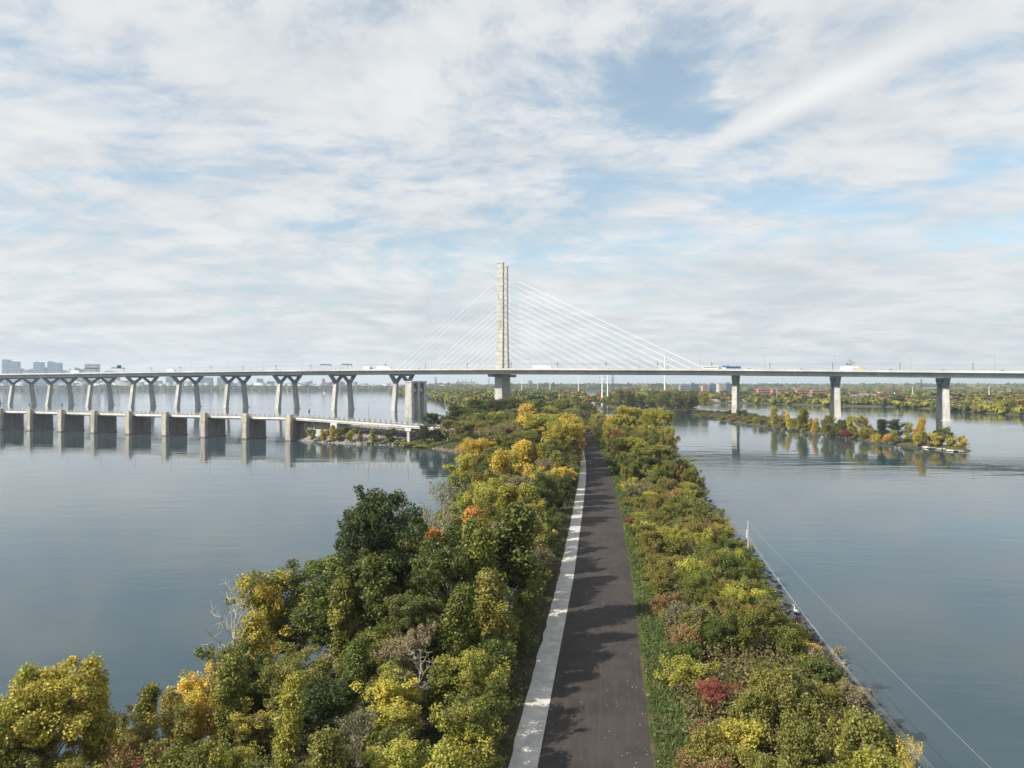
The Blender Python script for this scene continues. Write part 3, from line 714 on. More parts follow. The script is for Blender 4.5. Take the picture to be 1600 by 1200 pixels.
# ramp descending to the dyke
def rz_(s): return 12.1-(-s)*.036
rL = 100
for off in (1.2, 12.2):
    for h0, h1, mat, nm in ((-1.15, .15, 'fascia', 'ramp_beam'),):
        ebox(nm, mat, -2.1, -rL, off, off+.7, 12.1+h0, 12.1+h1, est, rz_(-rL)+h1, rz_(-rL)+h0)
ebox('ramp_kerb', 'fascia', -2.1, -rL, .9, 1.15, 11.55, 11.9, est, rz_(-rL)-.2, rz_(-rL)-.55)
ebox('ramp_deck', 'deck_worn', -2.1, -rL, 1.95, 12.15, 11.2, 12.05, est, rz_(-rL)-.05, rz_(-rL)-.9)
for s, nm in ((-28, 'ramp_abutment'), (-72, 'ramp_pier')):
    z = rz_(s)
    if nm == 'ramp_pier':
        q = empty('ramp_pier'); q.parent = est
        ebox('pier_cap', 'fascia', s+1.6, s-1.6, 1.0, 12.8, z-2.6, z-1.2, q)
        ebox('pier_stem', 'concrete', s+.7, s-.7, 1.3, 3.0, 1.0, z-2.603, q); ebox('pier_stem', 'concrete', s+.7, s-.7, 9.5, 11.2, 1.0, z-2.603, q)
    else: ebox(nm, 'fascia', s+2.0, s-2.0, .6, 13, z-4.2, z-1.2, est)
for k in range(0, 30):
    s = -4-k*3.2; o = bpy.data.objects.new('railing_post', fme); COL.objects.link(o); o.parent = est; o.location = ep(s, 2.2, rz_(s)-.05); o.rotation_euler = (0, 0, eang)
    o = bpy.data.objects.new('railing_post', fme); COL.objects.link(o); o.parent = est; o.location = ep(s, 11.9, rz_(s)-.05); o.rotation_euler = (0, 0, eang)
for off in (2.2, 11.9):
    for h in (.5, 1.2): ebox('railing_rail', 'galv', -2, -rL, off-.04, off+.04, 12.05+h, 12.13+h, est, rz_(-rL)+.03+h, rz_(-rL)-.05+h)
ebox('abutment_wall', 'pier_wall', -1.95, -24, 5.5, 13.5, -1.0, 11.1, est)
m_ = MB(); a, b = Vector(ep(-9.0, 5.46, 7.2)), Vector(ep(-9.0, 5.2, 7.2)); m_.tube(a, b, 3.5, 3.5, 24); m_.build('painted_disc', 'teal', est)
m_ = MB(); a, b = Vector(ep(-9.0, 5.19, 7.2)), Vector(ep(-9.0, 5.13, 7.2)); m_.tube(a, b, 2.9, 2.9, 24); m_.build('disc_centre', 'pier_wall', est)
cs_ = tag(empty('storage_container', (EA[0]+ep(-17, 0, 0)[0], EA[1]+ep(-17, 0, 0)[1], 2.2), eang), 'pale green and white container against the abutment wall', 'container')
m_ = MB(); m_.box((0, -3.6, 1.9), (9, 2.4, 3.6)); m_.build('body', 'teal', cs_)
m_ = MB(); m_.box((0, -3.6, 3.78), (9.3, 2.6, .16)); m_.build('lid', 'white', cs_)
for k in range(-3, 4):
    m_ = MB(); m_.box((k*1.3, -4.83, 1.9), (.12, .06, 3.2)); m_.build('rib', 'white', cs_)
def dock_lamp():
    r = empty('street_lamp'); m_ = MB(); m_.tube((0, 0, 0), (0, 0, 9.5), .16, .1, 6); m_.build('pole', 'galv', r)
    m_ = MB(); m_.tube((0, 0, 9.4), (2.6, 0, 9.7), .07, .05, 5); m_.build('arm', 'galv', r)
    m_ = MB(); m_.box((2.8, 0, 9.65), (.8, .35, .15)); m_.build('lamp_head', 'dark', r); return r
dl = dock_lamp(); names = ['beside the shore abutment', 'one bay out from the abutment', 'two bays out from the abutment', 'over the third wall pier', 'over the fourth wall pier', 'over the fifth wall pier', 'over the sixth wall pier', 'over the seventh wall pier', 'over the eighth wall pier', 'beyond the eighth wall pier']
for i in range(10):
    o = dl if i == 0 else copy_tree(dl); s = 6+i*30.5; c = ep(s, 11.2, 12.1); o.location = (c[0]+EA[0], c[1]+EA[1], 12.1)
    tag(o, f'single arm street lamp on the low deck {names[i]}', 'street lamp', 'street lamps along the low deck')
for i, s in enumerate((-42, -66)):
    o = copy_tree(dl); c = ep(s, 11.2, 0); o.location = (c[0]+EA[0], c[1]+EA[1], rz_(s)); tag(o, f'single arm street lamp on the descending ramp {("above the rubble bank", "beside the ramp pier")[i]}', 'street lamp', 'street lamps along the low deck')

# old tall pier with arches
op = empty('old_bridge_pier', (X_at(650, 650), 650, 0), math.atan2(EN[1], EN[0])); tag(op, 'tall pale abandoned bridge pier with two arched openings', 'pier')
L_, W_ = 27.0, 6.6
m_ = MB(); m_.box((-L_/2+2.2, 0, 11), (4.4, W_+1.2, 24), 0, (1, .82)); m_.build('end_column', 'concrete', op)
m_ = MB(); m_.box((L_/2-2.2, 0, 11), (4.4, W_+1.2, 24), 0, (1, .82)); m_.build('end_column', 'concrete', op)
m_ = MB(); m_.box((0, 0, 11), (3.8, W_, 24), 0, (1, .9)); m_.build('middle_column', 'concrete', op)
for e in (-1, 1):
    m_ = MB(); m_.box((e*5.65, 1.6, 10), (7.4, 1.6, 26)); m_.build('recessed_web', 'concrete', op)
    # arched window head as voussoir wall: rings of prisms round an opening
    cx_ = e*5.65; m_ = MB(); n = 10
    for k in range(n):
        a0, a1 = math.pi*k/n, math.pi*(k+1)/n
        pts = [(cx_+2.6*math.cos(a0), 28.0+2.2*math.sin(a0)), (cx_+2.6*math.cos(a1), 28.0+2.2*math.sin(a1)), (cx_+3.7*math.cos(a1), 31.4), (cx_+3.7*math.cos(a0), 31.4)]
        m_.hexa([(x, -W_/2+.3, z) for x, z in pts], [(x, W_/2-.3, z) for x, z in pts])
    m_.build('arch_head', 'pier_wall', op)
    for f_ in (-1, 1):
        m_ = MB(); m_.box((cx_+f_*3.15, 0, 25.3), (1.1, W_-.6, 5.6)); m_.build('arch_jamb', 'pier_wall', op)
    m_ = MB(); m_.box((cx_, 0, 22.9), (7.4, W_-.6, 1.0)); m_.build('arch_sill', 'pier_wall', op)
m_ = MB(); m_.box((0, 0, 32.0), (L_+.6, W_+.4, 1.3)); m_.build('top_slab', 'concrete', op)
for x in (-L_/2+2.0, 0, L_/2-2.0):
    m_ = MB(); m_.box((x, 0, 27.2), (3.9, W_-.25, 8.3)); m_.build('upper_column', 'concrete', op)

# ------------------------------------------------------------------ plants
def tube_np(segs, n=5):
    m_ = MB()
    for p0_, p1_, a, b in segs: m_.tube(p0_, p1_, a, b, n, cap=False)
    return m_
def leaves_mesh(name, C, Rr, per, size, rg, flat=1.15, droop=.2, flatleaf=False):
    C = np.asarray(C, float); n = len(C); tot = n*per
    cid = np.repeat(np.arange(n), per)
    g = rg.normal(size=(tot, 3)); g /= np.linalg.norm(g, axis=1)[:, None]
    rad = rg.random(tot)**.45
    pos = C[cid]+g*(rad*np.asarray(Rr)[cid])[:, None]*np.array([1, 1, flat])
    nrm = rg.normal(size=(tot, 3))+g*.6+np.array([-.25, -.1, .55]); nrm /= np.linalg.norm(nrm, axis=1)[:, None]
    u = np.cross(nrm, rg.normal(size=(tot, 3))); u /= np.linalg.norm(u, axis=1)[:, None]+1e-9; v = np.cross(nrm, u)
    s = size*(.65+.7*rg.random(tot))[:, None]
    V = np.stack([pos-u*s*.55, pos-v*s*.38+nrm*s*.08, pos+u*s*.55, pos+v*s*.38+nrm*s*.08], 1).reshape(-1, 3)
    Q = np.arange(tot*4).reshape(-1, 4)
    zc = rg.random(n)
    lv = np.stack([zc[cid], rg.random(tot), np.zeros(tot)], -1)
    me = np_mesh(name, V, Q, lv); return me
class Proto: pass
def make_tree(kind, seed, H, W, nlimb, per, size, trunk_r, form='round', base=.18, clr=.9, twigs=4, bare=0.0, lean=0.05, stems=1):
    rd = random.Random(seed); rg = np.random.default_rng(seed); segs = []; C = []; Rr = []
    def prof(t):          # crown radius against height
        if form == 'round': return math.sin(math.pi*min(max((t-base*.6)/(1-base*.6), 0), 1)**.8)**.6
        if form == 'column': return (.55+.45*math.sin(math.pi*t))*(1-t**4)
        if form == 'cone': return max(1-t, .04)**.8
        if form == 'vase': return (.4+.6*min(t*1.6, 1))*math.sqrt(1-max(0, (t-.55)/.45)**2*.9)
        return math.sqrt(max(1-(t)**2, 0))*.95+.05       # dome
    for st in range(stems):
        ang0 = rd.random()*6.28; p = Vector((0, 0, 0)) if stems == 1 else Vector((math.cos(ang0), math.sin(ang0), 0))*rd.uniform(.02, .10)*W
        dr = Vector((rd.uniform(-lean, lean), rd.uniform(-lean, lean), 1)) if stems == 1 else Vector((math.cos(ang0)*rd.uniform(.1, .75), math.sin(ang0)*rd.uniform(.1, .75), 1))
        hh = H*(1 if stems == 1 else rd.uniform(.55, 1.0)); n = 7; pts = [p.copy()]; rr = trunk_r*(1 if stems == 1 else .5)
        for k in range(n):
            dr = (dr+Vector((rd.uniform(-.14, .14), rd.uniform(-.14, .14), .12))).normalized(); p = p+dr*hh/n/max(dr.z, .5)*1.0; pts.append(p.copy())
        for k in range(n): segs.append((pts[k], pts[k+1], rr*(1-k/n*.85), rr*(1-(k+1)/n*.85)))
        nl = max(3, nlimb//stems)
        for j in range(nl):
            t_ = base+(.97-base)*(j+rd.random()*.8)/nl; k = min(int(t_*n), n-1); q = pts[k].lerp(pts[k+1], t_*n-k)
            az = j*2.4+rd.random()*1.2+ang0; Rl = W/2*prof(min(t_, 1))*rd.uniform(.65, 1.12)
            elev = rd.uniform(.35, 1.5) if form != 'column' else rd.uniform(.9, 1.4)
            d_ = Vector((math.cos(az), math.sin(az), elev)).normalized(); m = 4; c = q.copy(); r_ = rr*(1-t_*.8)*.5
            for i in range(m):
                d2 = (d_+Vector((rd.uniform(-.25, .25), rd.uniform(-.25, .25), rd.uniform(-.1, .25)))).normalized(); c2 = c+d2*Rl/m*1.05
                segs.append((c, c2, r_*(1-i/m*.8), r_*(1-(i+1)/m*.8)))
                if i >= 1 or form in ('column', 'cone', 'dome'):
                    for tw in range(twigs if i else 1):
                        a2 = rd.random()*6.28; tl = rd.uniform(.06, .15)*W*(1.2-.15*i)
                        e_ = c2+Vector((math.cos(a2), math.sin(a2), rd.uniform(-.35, .9)))*tl
                        segs.append((c2, e_, r_*(.3 if kind != 'dead' else .42), r_*(.08 if kind != 'dead' else .2)))
                        if rd.random() > bare: C.append(e_); Rr.append(clr*rd.uniform(.55, 1.15))
                c = c2
        if rd.random() > bare: C.append(pts[-1]); Rr.append(clr*.7)
    o = Proto(); o.kind = kind
    if C:
        C = np.array(C); C[:, 2] = np.maximum(C[:, 2], .25)
        o.crown = leaves_mesh('crown', C, Rr, per, size, rg); o.crown.materials.append(M['leaf'])
        o.H = C[:, 2].max()+.6*clr; o.W = 2*np.percentile(np.hypot(C[:, 0], C[:, 1]), 96)+clr
    else: o.crown = None; o.H = H; o.W = W
    o.trunk = tube_np(segs, 5).mesh('trunk', True); o.trunk.materials.append(M['palebark'] if kind in ('dead', 'sparse') else M['bark'])
    return o
PR = {}
PR['big'] = [make_tree('big', 100+i, 14, 10.5, 26, 104, .235, .34, ('round', 'vase', 'vase', 'round')[i], .20, .80, 4, bare=.30) for i in range(4)]
PR['mid'] = [make_tree('mid', 200+i, 8, 6.8, 18, 84, .20, .19, ('round', 'vase')[i % 2], .12, .66, 4, bare=.28, stems=1+i % 3) for i in range(6)]
PR['shrub'] = [make_tree('shrub', 300+i, 3.2, 4.4, 20, 58, .15, .07, 'dome', .06, .48, 2, stems=4) for i in range(6)]
PR['column'] = [make_tree('column', 400+i, 10, 4.0, 18, 66, .23, .14, 'column', .12, .85, 3) for i in range(3)]
PR['cone'] = [make_tree('cone', 500+i, 9, 5.0, 26, 56, .22, .16, 'cone', .06, .7, 2) for i in range(2)]
PR['sparse'] = [make_tree('sparse', 600+i, 8, 6.0, 18, 26, .17, .16, 'vase', .12, .7, 4, bare=.4, stems=2) for i in range(2)]
PR['dead'] = [make_tree('dead', 700+i, 7, 7.5, 14, 0, .2, .24, 'vase', .25, .5, 5, bare=2.0) for i in range(2)]
PALE = {'dark green': (.050, .068, .016), 'green': (.098, .125, .020), 'mid green': (.140, .158, .022), 'olive': (.195, .182, .032), 'yellow green': (.310, .300, .032),
        'yellow': (.50, .40, .035), 'golden': (.46, .28, .03), 'orange': (.48, .20, .024), 'red': (.23, .06, .04), 'rusty': (.23, .135, .05), 'grey brown': (.21, .18, .095), 'pale grey': (.25, .23, .15)}
NAME = {'big': 'cottonwood_tree', 'mid': 'broadleaf_tree', 'shrub': 'shrub', 'column': 'poplar_tree', 'cone': 'conical_tree', 'sparse': 'sparse_tree', 'dead': 'dead_tree'}
cnt = {}
def plant(kind, x, y, z, H, W, colour, autumn=0.0, label=None, group=None, var=None, jitter=True):
    ps = PR[kind]; p = ps[(var if var is not None else cnt.get(kind, 0)) % len(ps)]; cnt[kind] = cnt.get(kind, 0)+1
    r = empty(NAME[kind], (x, y, z-.15), random.random()*6.28)
    sx = W/p.W; sz = H/p.H; r.scale = (sx, sx, sz)
    o = link_mesh('trunk', p.trunk, None, r)
    c = PALE[colour]; k = random.uniform(.85, 1.18) if jitter else 1.0
    h = random.uniform(.92, 1.10) if jitter else 1.0
    if p.crown is not None:
        o = link_mesh('crown', p.crown, None, r); o.color = (c[0]*k*h, c[1]*k, c[2]*k, autumn)
    tag(r, label, 'shrub' if kind == 'shrub' else 'tree', group); return r
OCC = []                     # ground taken by landmark plants
def gh(x, y): return float(ground_h(np.array([x]), np.array([y]))[0])
def lm(kind, px, pt, Y, wpx, colour, autumn, label, group=None, var=None, isle=False, shift=0.0):
    x = X_at(px, Y); z = (isle_h(x, Y) if isle else max(gh(x, Y), .2)) ; z = max(z, .2); H = max(Z_at(pt, Y)-z, .8); W = wpx*Y/F
    OCC.append((x, Y, W*.42))
    if kind in ('big', 'mid') and Y <= 240: W = min(W, 1.3*H)
    if kind in ('big', 'mid') and W > 1.15*H and Y > 240:
        n = int(math.ceil(W/(1.0*H))); w1 = W/n*1.15
        for i in range(n): plant(kind, x-W/2+W*(i+.5)/n, Y+random.uniform(-4, 4), z, H*random.uniform(.86, 1.0), w1, colour, autumn, ' '.join(label.split()[:12])+', '+(('left', 'right') if n == 2 else ('left', 'middle', 'right', 'far right'))[min(i, 3)]+' crown', group, i)
        return
    return plant(kind, x, Y, z, H, W, colour, autumn, label, group, var)
# --- left of the path, from the nearest
lm('big', 95, 1040, 46, 170, 'yellow green', .30, 'bright yellow green cottonwood at lower left edge over the water', var=0)
lm('mid', 20, 1075, 45, 120, 'yellow green', .25, 'pale yellow green tree hanging over water at the lower left corner', var=3)
lm('column', 158, 1030, 48, 90, 'yellow green', .55, 'narrow golden green tree beside the brightest cottonwood at lower left', var=1)
lm('column', 213, 1066, 52, 62, 'mid green', .3, 'small leafy green sapling sticking up over the dark water')
lm('mid', 262, 1080, 51, 100, 'yellow', .3, 'yellow sapling with open branches near lower left bank', var=1)
lm('mid', 345, 1048, 54, 130, 'yellow', .35, 'golden yellow tree by the sandy bank', var=4)
lm('shrub', 190, 1160, 44, 90, 'rusty', .2, 'rust red bush below the yellow saplings')
lm('shrub', 235, 1165, 44, 70, 'red', .1, 'small dark red sumac beside the rust red bush')
lm('column', 405, 962, 63, 92, 'yellow', .3, 'thin yellow topped tree beside the dead branches', var=0)
lm('dead', 362, 945, 62, 125, 'grey brown', 0, 'bare grey dead tree leaning over the water', var=0)
lm('dead', 332, 1060, 55, 60, 'grey brown', 0, 'small bare dead tree with pale twigs below the larger dead one', var=1)
lm('dead', 655, 1035, 53, 90, 'grey brown', 0, 'pale leafless tree with forked limbs amid the green grove', var=1)
lm('dead', 790, 930, 66, 60, 'grey brown', 0, 'thin pale dead branches beside the shoulder trees', var=0)
lm('big', 455, 880, 72, 150, 'mid green', .42, 'broad tree with golden patches over the left bank', var=1)
lm('mid', 412, 905, 70, 80, 'yellow', .3, 'yellow crowned tree at the left edge of the grove', var=0)
lm('big', 525, 862, 69, 150, 'green', .14, 'mid green cottonwood left of the darkest tree', var=2)
lm('big', 612, 757, 75, 165, 'dark green', .0, 'tallest dark green cottonwood of the near grove', var=3)
lm('big', 572, 790, 71, 110, 'dark green', .0, 'dark green cottonwood leaning left of the tallest one', var=0)
lm('column', 655, 842, 67, 84, 'green', .04, 'upright green poplar just below the vivid orange tree', var=0)
lm('column', 738, 815, 68, 88, 'mid green', .06, 'upright bright leafed poplar between orange tree and shoulder', var=1)
lm('column', 598, 868, 65, 80, 'green', .05, 'upright green poplar in front of the darkest tree', var=2)
lm('column', 700, 905, 59, 84, 'mid green', .08, 'narrow leafy tree in the centre of the near grove', var=0)
lm('column', 540, 905, 63, 76, 'mid green', .22, 'narrow green and gold tree right of the gold patched one', var=1)
lm('column', 840, 800, 90, 60, 'olive', .1, 'narrow olive tree beside the shoulder behind the grove', var=2)
lm('column', 60, 1035, 46, 66, 'yellow green', .2, 'pointed leader of yellow green leaves at far lower left', var=2)
lm('big', 700, 850, 65, 120, 'green', .06, 'large glossy green cottonwood with pale forked limbs', var=0)
lm('big', 640, 925, 61, 115, 'green', .05, 'leafy green cottonwood below the tallest dark tree', var=2)
lm('column', 792, 788, 74, 105, 'green', .10, 'upright bright green poplar beside the shoulder', var=2)
lm('column', 762, 810, 71, 95, 'mid green', .12, 'upright green poplar left of the brighter poplar', var=0)
lm('column', 664, 820, 84, 66, 'orange', .2, 'vivid orange tree behind the glossy green cottonwood', var=1)
lm('column', 752, 790, 92, 56, 'orange', .5, 'slim orange and yellow tree near the shoulder', var=2)
lm('sparse', 688, 745, 104, 110, 'pale grey', .2, 'thin grey brown leafless-looking tree above the grove', var=0)
lm('mid', 735, 745, 115, 90, 'yellow green', .2, 'yellow green willow behind the grey sparse tree', var=2)
lm('column', 775, 700, 160, 60, 'yellow', .5, 'yellow tipped poplar in the middle of the left thicket', var=1)
lm('mid', 830, 845, 82, 90, 'green', .05, 'rounded green tree overhanging the pale shoulder', var=4)
lm('mid', 800, 905, 68, 110, 'mid green', .05, 'dense green tree at the shoulder beside the long shadows', var=5)
lm('mid', 745, 985, 59, 120, 'green', .04, 'dark leafed tree in front of the forked limbs', var=1)
lm('mid', 560, 985, 60, 130, 'mid green', .10, 'green tree over the leaning pale trunk', var=2)
lm('mid', 470, 1010, 58, 140, 'mid green', .15, 'olive green tree above the sandy bank', var=5)
lm('mid', 480, 1075, 50, 190, 'dark green', .0, 'bluish dark green bushy tree at the bottom of the grove', var=0)
lm('mid', 620, 1060, 50, 130, 'yellow green', .45, 'yellow leaved small tree at bottom amid dark shrubs', var=3)
lm('mid', 400, 1100, 50, 120, 'olive', .35, 'amber and olive tree beside the sandy bank', var=1)
lm('sparse', 560, 1085, 48, 90, 'grey brown', .1, 'bare twiggy grey shrub tree at the bottom centre of grove', var=1)
lm('mid', 740, 1060, 50, 130, 'mid green', .1, 'leafy green tree by the shoulder at the bottom', var=4)
# --- left of the path, middle and far
lm('mid', 845, 745, 140, 90, 'olive', .1, 'olive willow overhanging the shoulder in mid distance', var=2)
lm('mid', 800, 735, 150, 110, 'grey brown', .1, 'grey olive rounded tree in middle of left thicket', var=4)
lm('sparse', 815, 760, 128, 80, 'grey brown', .2, 'thin pale stemmed tree with few leaves in left thicket', var=1)
lm('big', 868, 652, 198, 74, 'yellow green', .5, 'tall yellow green poplar at the shoulder', var=1)
lm('column', 888, 645, 232, 62, 'yellow', .6, 'brightest golden poplar beside the end of the shoulder', var=0)
lm('column', 900, 662, 222, 34, 'golden', .6, 'small orange tree hanging over the shoulder end', var=2)
lm('big', 845, 645, 250, 80, 'yellow green', .35, 'yellow green tree behind the brightest golden poplar', var=0)
lm('column', 826, 630, 285, 56, 'yellow', .6, 'slender yellow poplar standing above the left woods', var=1)
lm('column', 808, 650, 268, 50, 'yellow', .4, 'yellow poplar left of the slender one', var=2)
lm('big', 760, 682, 190, 75, 'yellow', .45, 'yellow crowned bush tree near the inner shore', var=1)
lm('big', 732, 705, 180, 80, 'yellow green', .3, 'pale yellow green tree on the inner shore', var=3)
lm('big', 780, 660, 240, 70, 'grey brown', .0, 'brownish thinning tree near the bay', var=3)
lm('big', 738, 655, 300, 75, 'olive', .1, 'olive brown tree above the bare bank', var=1)
lm('big', 690, 642, 345, 60, 'dark green', .0, 'dark round tree at the end of the ramp', var=2)
lm('mid', 672, 662, 335, 40, 'dark green', .0, 'dark bush under the ramp end', var=1)
lm('big', 712, 650, 330, 50, 'olive', .2, 'olive gold tree right of the dark ramp tree', var=0)
lm('big', 765, 617, 430, 90, 'green', .0, 'broad fresh green tree left below the mast foot', var=2)
lm('big', 728, 632, 400, 70, 'green', .0, 'dark green tree left of the broad fresh green one', var=3)
lm('big', 812, 620, 470, 60, 'mid green', .05, 'green tree just right of the mast foot', var=0)
lm('big', 855, 622, 480, 60, 'mid green', .15, 'olive green tree above the slender yellow poplar', var=1)
lm('big', 895, 628, 460, 55, 'mid green', .10, 'green tree above the far bend of the path', var=2)
lm('mid', 922, 640, 450, 40, 'grey brown', .0, 'grey brown tree right of the path bend', var=2)
# --- right of the path
lm('big', 985, 633, 258, 62, 'yellow green', .16, 'tall yellow green cottonwood right of the path', var=2)
lm('big', 1018, 636, 250, 64, 'yellow green', .22, 'spreading golden green cottonwood leaning over right water', var=1)
lm('column', 947, 648, 285, 32, 'yellow', .2, 'narrow yellow tree beside the white sign', var=0)
lm('big', 1046, 664, 240, 34, 'yellow green', .1, 'yellow green tree at the waterside right of the tall cottonwoods', var=3)
lm('big', 962, 652, 280, 50, 'yellow green', .12, 'yellow green tree left of the tall cottonwoods', var=0)
lm('big', 985, 682, 225, 60, 'yellow green', .1, 'leafy yellow green bush under the tall cottonwoods', var=4)
lm('big', 1028, 694, 200, 70, 'olive', .1, 'rounded olive tree at the right waterside', var=0)
lm('big', 1010, 712, 184, 64, 'dark green', .05, 'dark olive tree below the cottonwoods', var=3)
lm('sparse', 1055, 738, 190, 36, 'grey brown', .1, 'bare brown bush beside the small pole', var=0)
lm('column', 1030, 768, 152, 44, 'yellow green', .1, 'light green sapling sticking out of the right shrubs', var=1)
lm('mid', 1010, 812, 138, 66, 'yellow green', .05, 'pale green bush under the light sapling', var=1)
lm('mid', 1086, 768, 172, 34, 'yellow green', .1, 'rounded yellow olive bush at the right shore', var=4)
lm('shrub', 990, 806, 132, 26, 'red', 0, 'small red bush beside the path verge')
lm('shrub', 988, 826, 126, 20, 'red', 0, 'small dull red bush just below the brighter red one')
lm('shrub', 1062, 875, 112, 34, 'red', .0, 'low red bush in middle of the right shrubs')
lm('shrub', 1092, 845, 125, 20, 'red', 0, 'tiny bright red bush near right shore')
lm('shrub', 1128, 870, 116, 40, 'red', 0, 'dark red sumac near the utility pole')
lm('mid', 1172, 880, 107, 48, 'golden', .5, 'round orange tree at the foot of the utility pole', var=1)
lm('mid', 1203, 925, 94, 54, 'yellow', .3, 'yellow bush tree above the egret rock', var=3)
lm('mid', 1115, 1066, 56, 120, 'red', .22, 'large rust red bush at lower centre right of the path', var=0)
lm('shrub', 1140, 1078, 60, 90, 'red', 0, 'crimson sumac on top of the rust red bush')
lm('shrub', 1105, 1140, 52, 90, 'red', .15, 'dark crimson bush nearest the verge at the bottom')
lm('mid', 1180, 1032, 62, 140, 'mid green', .05, 'rounded fresh green bush tree beside the crimson sumac', var=2)
lm('mid', 1155, 1030, 66, 90, 'yellow green', .05, 'light green bush just behind the crimson sumac', var=5)
lm('shrub', 1205, 1135, 50, 80, 'red', .1, 'dull red bush at the bottom right of the crimson ones')
lm('mid', 1310, 1060, 62, 80, 'olive', .15, 'olive bush tree above the right riprap', var=1)
lm('shrub', 1287, 1120, 55, 60, 'golden', .2, 'golden brown bush low on the right bank')
lm('sparse', 1415, 1148, 47, 70, 'yellow', .4, 'thin yellow sapling over the wires at lower right', var=0)
lm('mid', 1385, 1160, 47, 70, 'grey brown', .15, 'greyish bush at the lower right shore', var=2)
lm('shrub', 1330, 1150, 49, 90, 'olive', .1, 'wide olive bush at the bottom right bank')
# --- island strip in the right channel
G3 = 'trees on the narrow island strip'
for a in [('column', 1208, 632, 465, 20, 'yellow green', .5, 'yellow green poplar at left end of the island trees'), ('column', 1233, 642, 440, 14, 'yellow', .6, 'bright yellow sapling between island trees'),
          ('mid', 1222, 640, 455, 26, 'olive', .2, 'olive tree beside the first island poplar'), ('column', 1252, 634, 435, 22, 'mid green', .4, 'green tree behind the amber island sapling'), ('column', 1271, 650, 405, 14, 'golden', .6, 'amber sapling near the island middle'),
          ('mid', 1290, 646, 400, 26, 'olive', .25, 'olive tree just left of the island column pier'), ('mid', 1310, 652, 395, 26, 'green', .1, 'green bush below the second column pier'), ('column', 1330, 646, 380, 18, 'yellow green', .3, 'narrow yellow green poplar right of the second column pier'),
          ('mid', 1350, 645, 375, 34, 'yellow green', .3, 'open topped yellow green tree in island middle'), ('shrub', 1322, 668, 378, 18, 'red', 0, 'reddish bush at the foot of island poplars'), ('cone', 1381, 652, 360, 22, 'dark green', 0, 'dark green pointed tree in the island group'),
          ('mid', 1402, 652, 352, 34, 'dark green', 0, 'broad dark green tree beside the pointed one'), ('mid', 1417, 655, 350, 18, 'yellow green', .3, 'thin yellow green tree right of the dark group'), ('shrub', 1369, 675, 350, 16, 'yellow', .2, 'bright yellow bush under the dark pointed tree'),
          ('shrub', 1386, 675, 344, 14, 'golden', .3, 'orange bush below the dark green island trees'), ('cone', 1438, 650, 335, 20, 'golden', .4, 'golden conical tree near the island tip'), ('mid', 1455, 672, 330, 24, 'olive', .2, 'low olive bush right of the golden conical tree'),
          ('cone', 1462, 670, 332, 12, 'dark green', 0, 'small dark pointed tree near the island tip'), ('mid', 1473, 664, 325, 30, 'green', .15, 'green rounded tree near the island tip'), ('mid', 1493, 680, 319, 22, 'yellow', .2, 'bright yellow rounded bush at the island tip'),
          ('shrub', 1506, 687, 316, 10, 'rusty', 0, 'reddish brown bush at the very island tip'), ('mid', 1425, 674, 340, 16, 'grey brown', .1, 'grey bush left of the golden conical tree'), ('mid', 1190, 650, 500, 20, 'olive', .1, 'small olive tree left end of the strip'),
          ('mid', 1162, 636, 600, 20, 'green', .0, 'tree at the foot of the first column pier'), ('shrub', 1145, 652, 575, 34, 'rusty', .1, 'rust coloured brush near the first column pier'), ('shrub', 1115, 650, 610, 30, 'green', .0, 'green brush on the low spit'),
          ('shrub', 1175, 656, 520, 24, 'red', 0, 'red brush where the island strip begins'), ('shrub', 1130, 648, 620, 26, 'olive', .1, 'olive brush on the low spit'), ('shrub', 1095, 645, 680, 26, 'dark green', 0, 'dark brush beside the wooded point')]:
    k, px, pt, Y, wp, c, au, lab = a; lm(k, px, pt+2, Y+6, wp, c, au, lab, G3, isle=True)
ib = []
for i in range(4000):
    y = random.uniform(314, 720); x = random.uniform(168, 228); d = float(seg_dist(np.array([x]), np.array([y]), ISLE)[0])
    if d < .4 or any((x-a)**2+(y-b)**2 < (3.2 if y < 430 else 5.2)**2 for a, b in ib): continue
    ib.append((x, y))
    if len(ib) >= 185: break
ibl = []
for x, y in ib:
    c = random.choice(['olive', 'rusty', 'yellow green', 'yellow green', 'mid green', 'olive', 'yellow', 'mid green'] if y < 540 else ['olive', 'green', 'rusty', 'mid green']); tall = y < 520 and random.random() < .5
    ibl.append((x/y, c, tall, plant('mid' if tall else 'shrub', x, y, .3+.4*random.random(), random.uniform(4.5, 7.5) if tall else random.uniform(2.0, 3.8), random.uniform(4, 6) if tall else random.uniform(5, 7.5), c, .12, None, 'low bushes on the island strip')))
ibc = {}
for q_, c, tall, o in sorted(ibl, key=lambda a: -a[0]):
    b_ = f'{c} {"small tree" if tall else "low bush"} on the island strip counted from its tip'; k = ibc.get(b_, 0); ibc[b_] = k+1
    o['label'] = b_+', '+ORD[k]
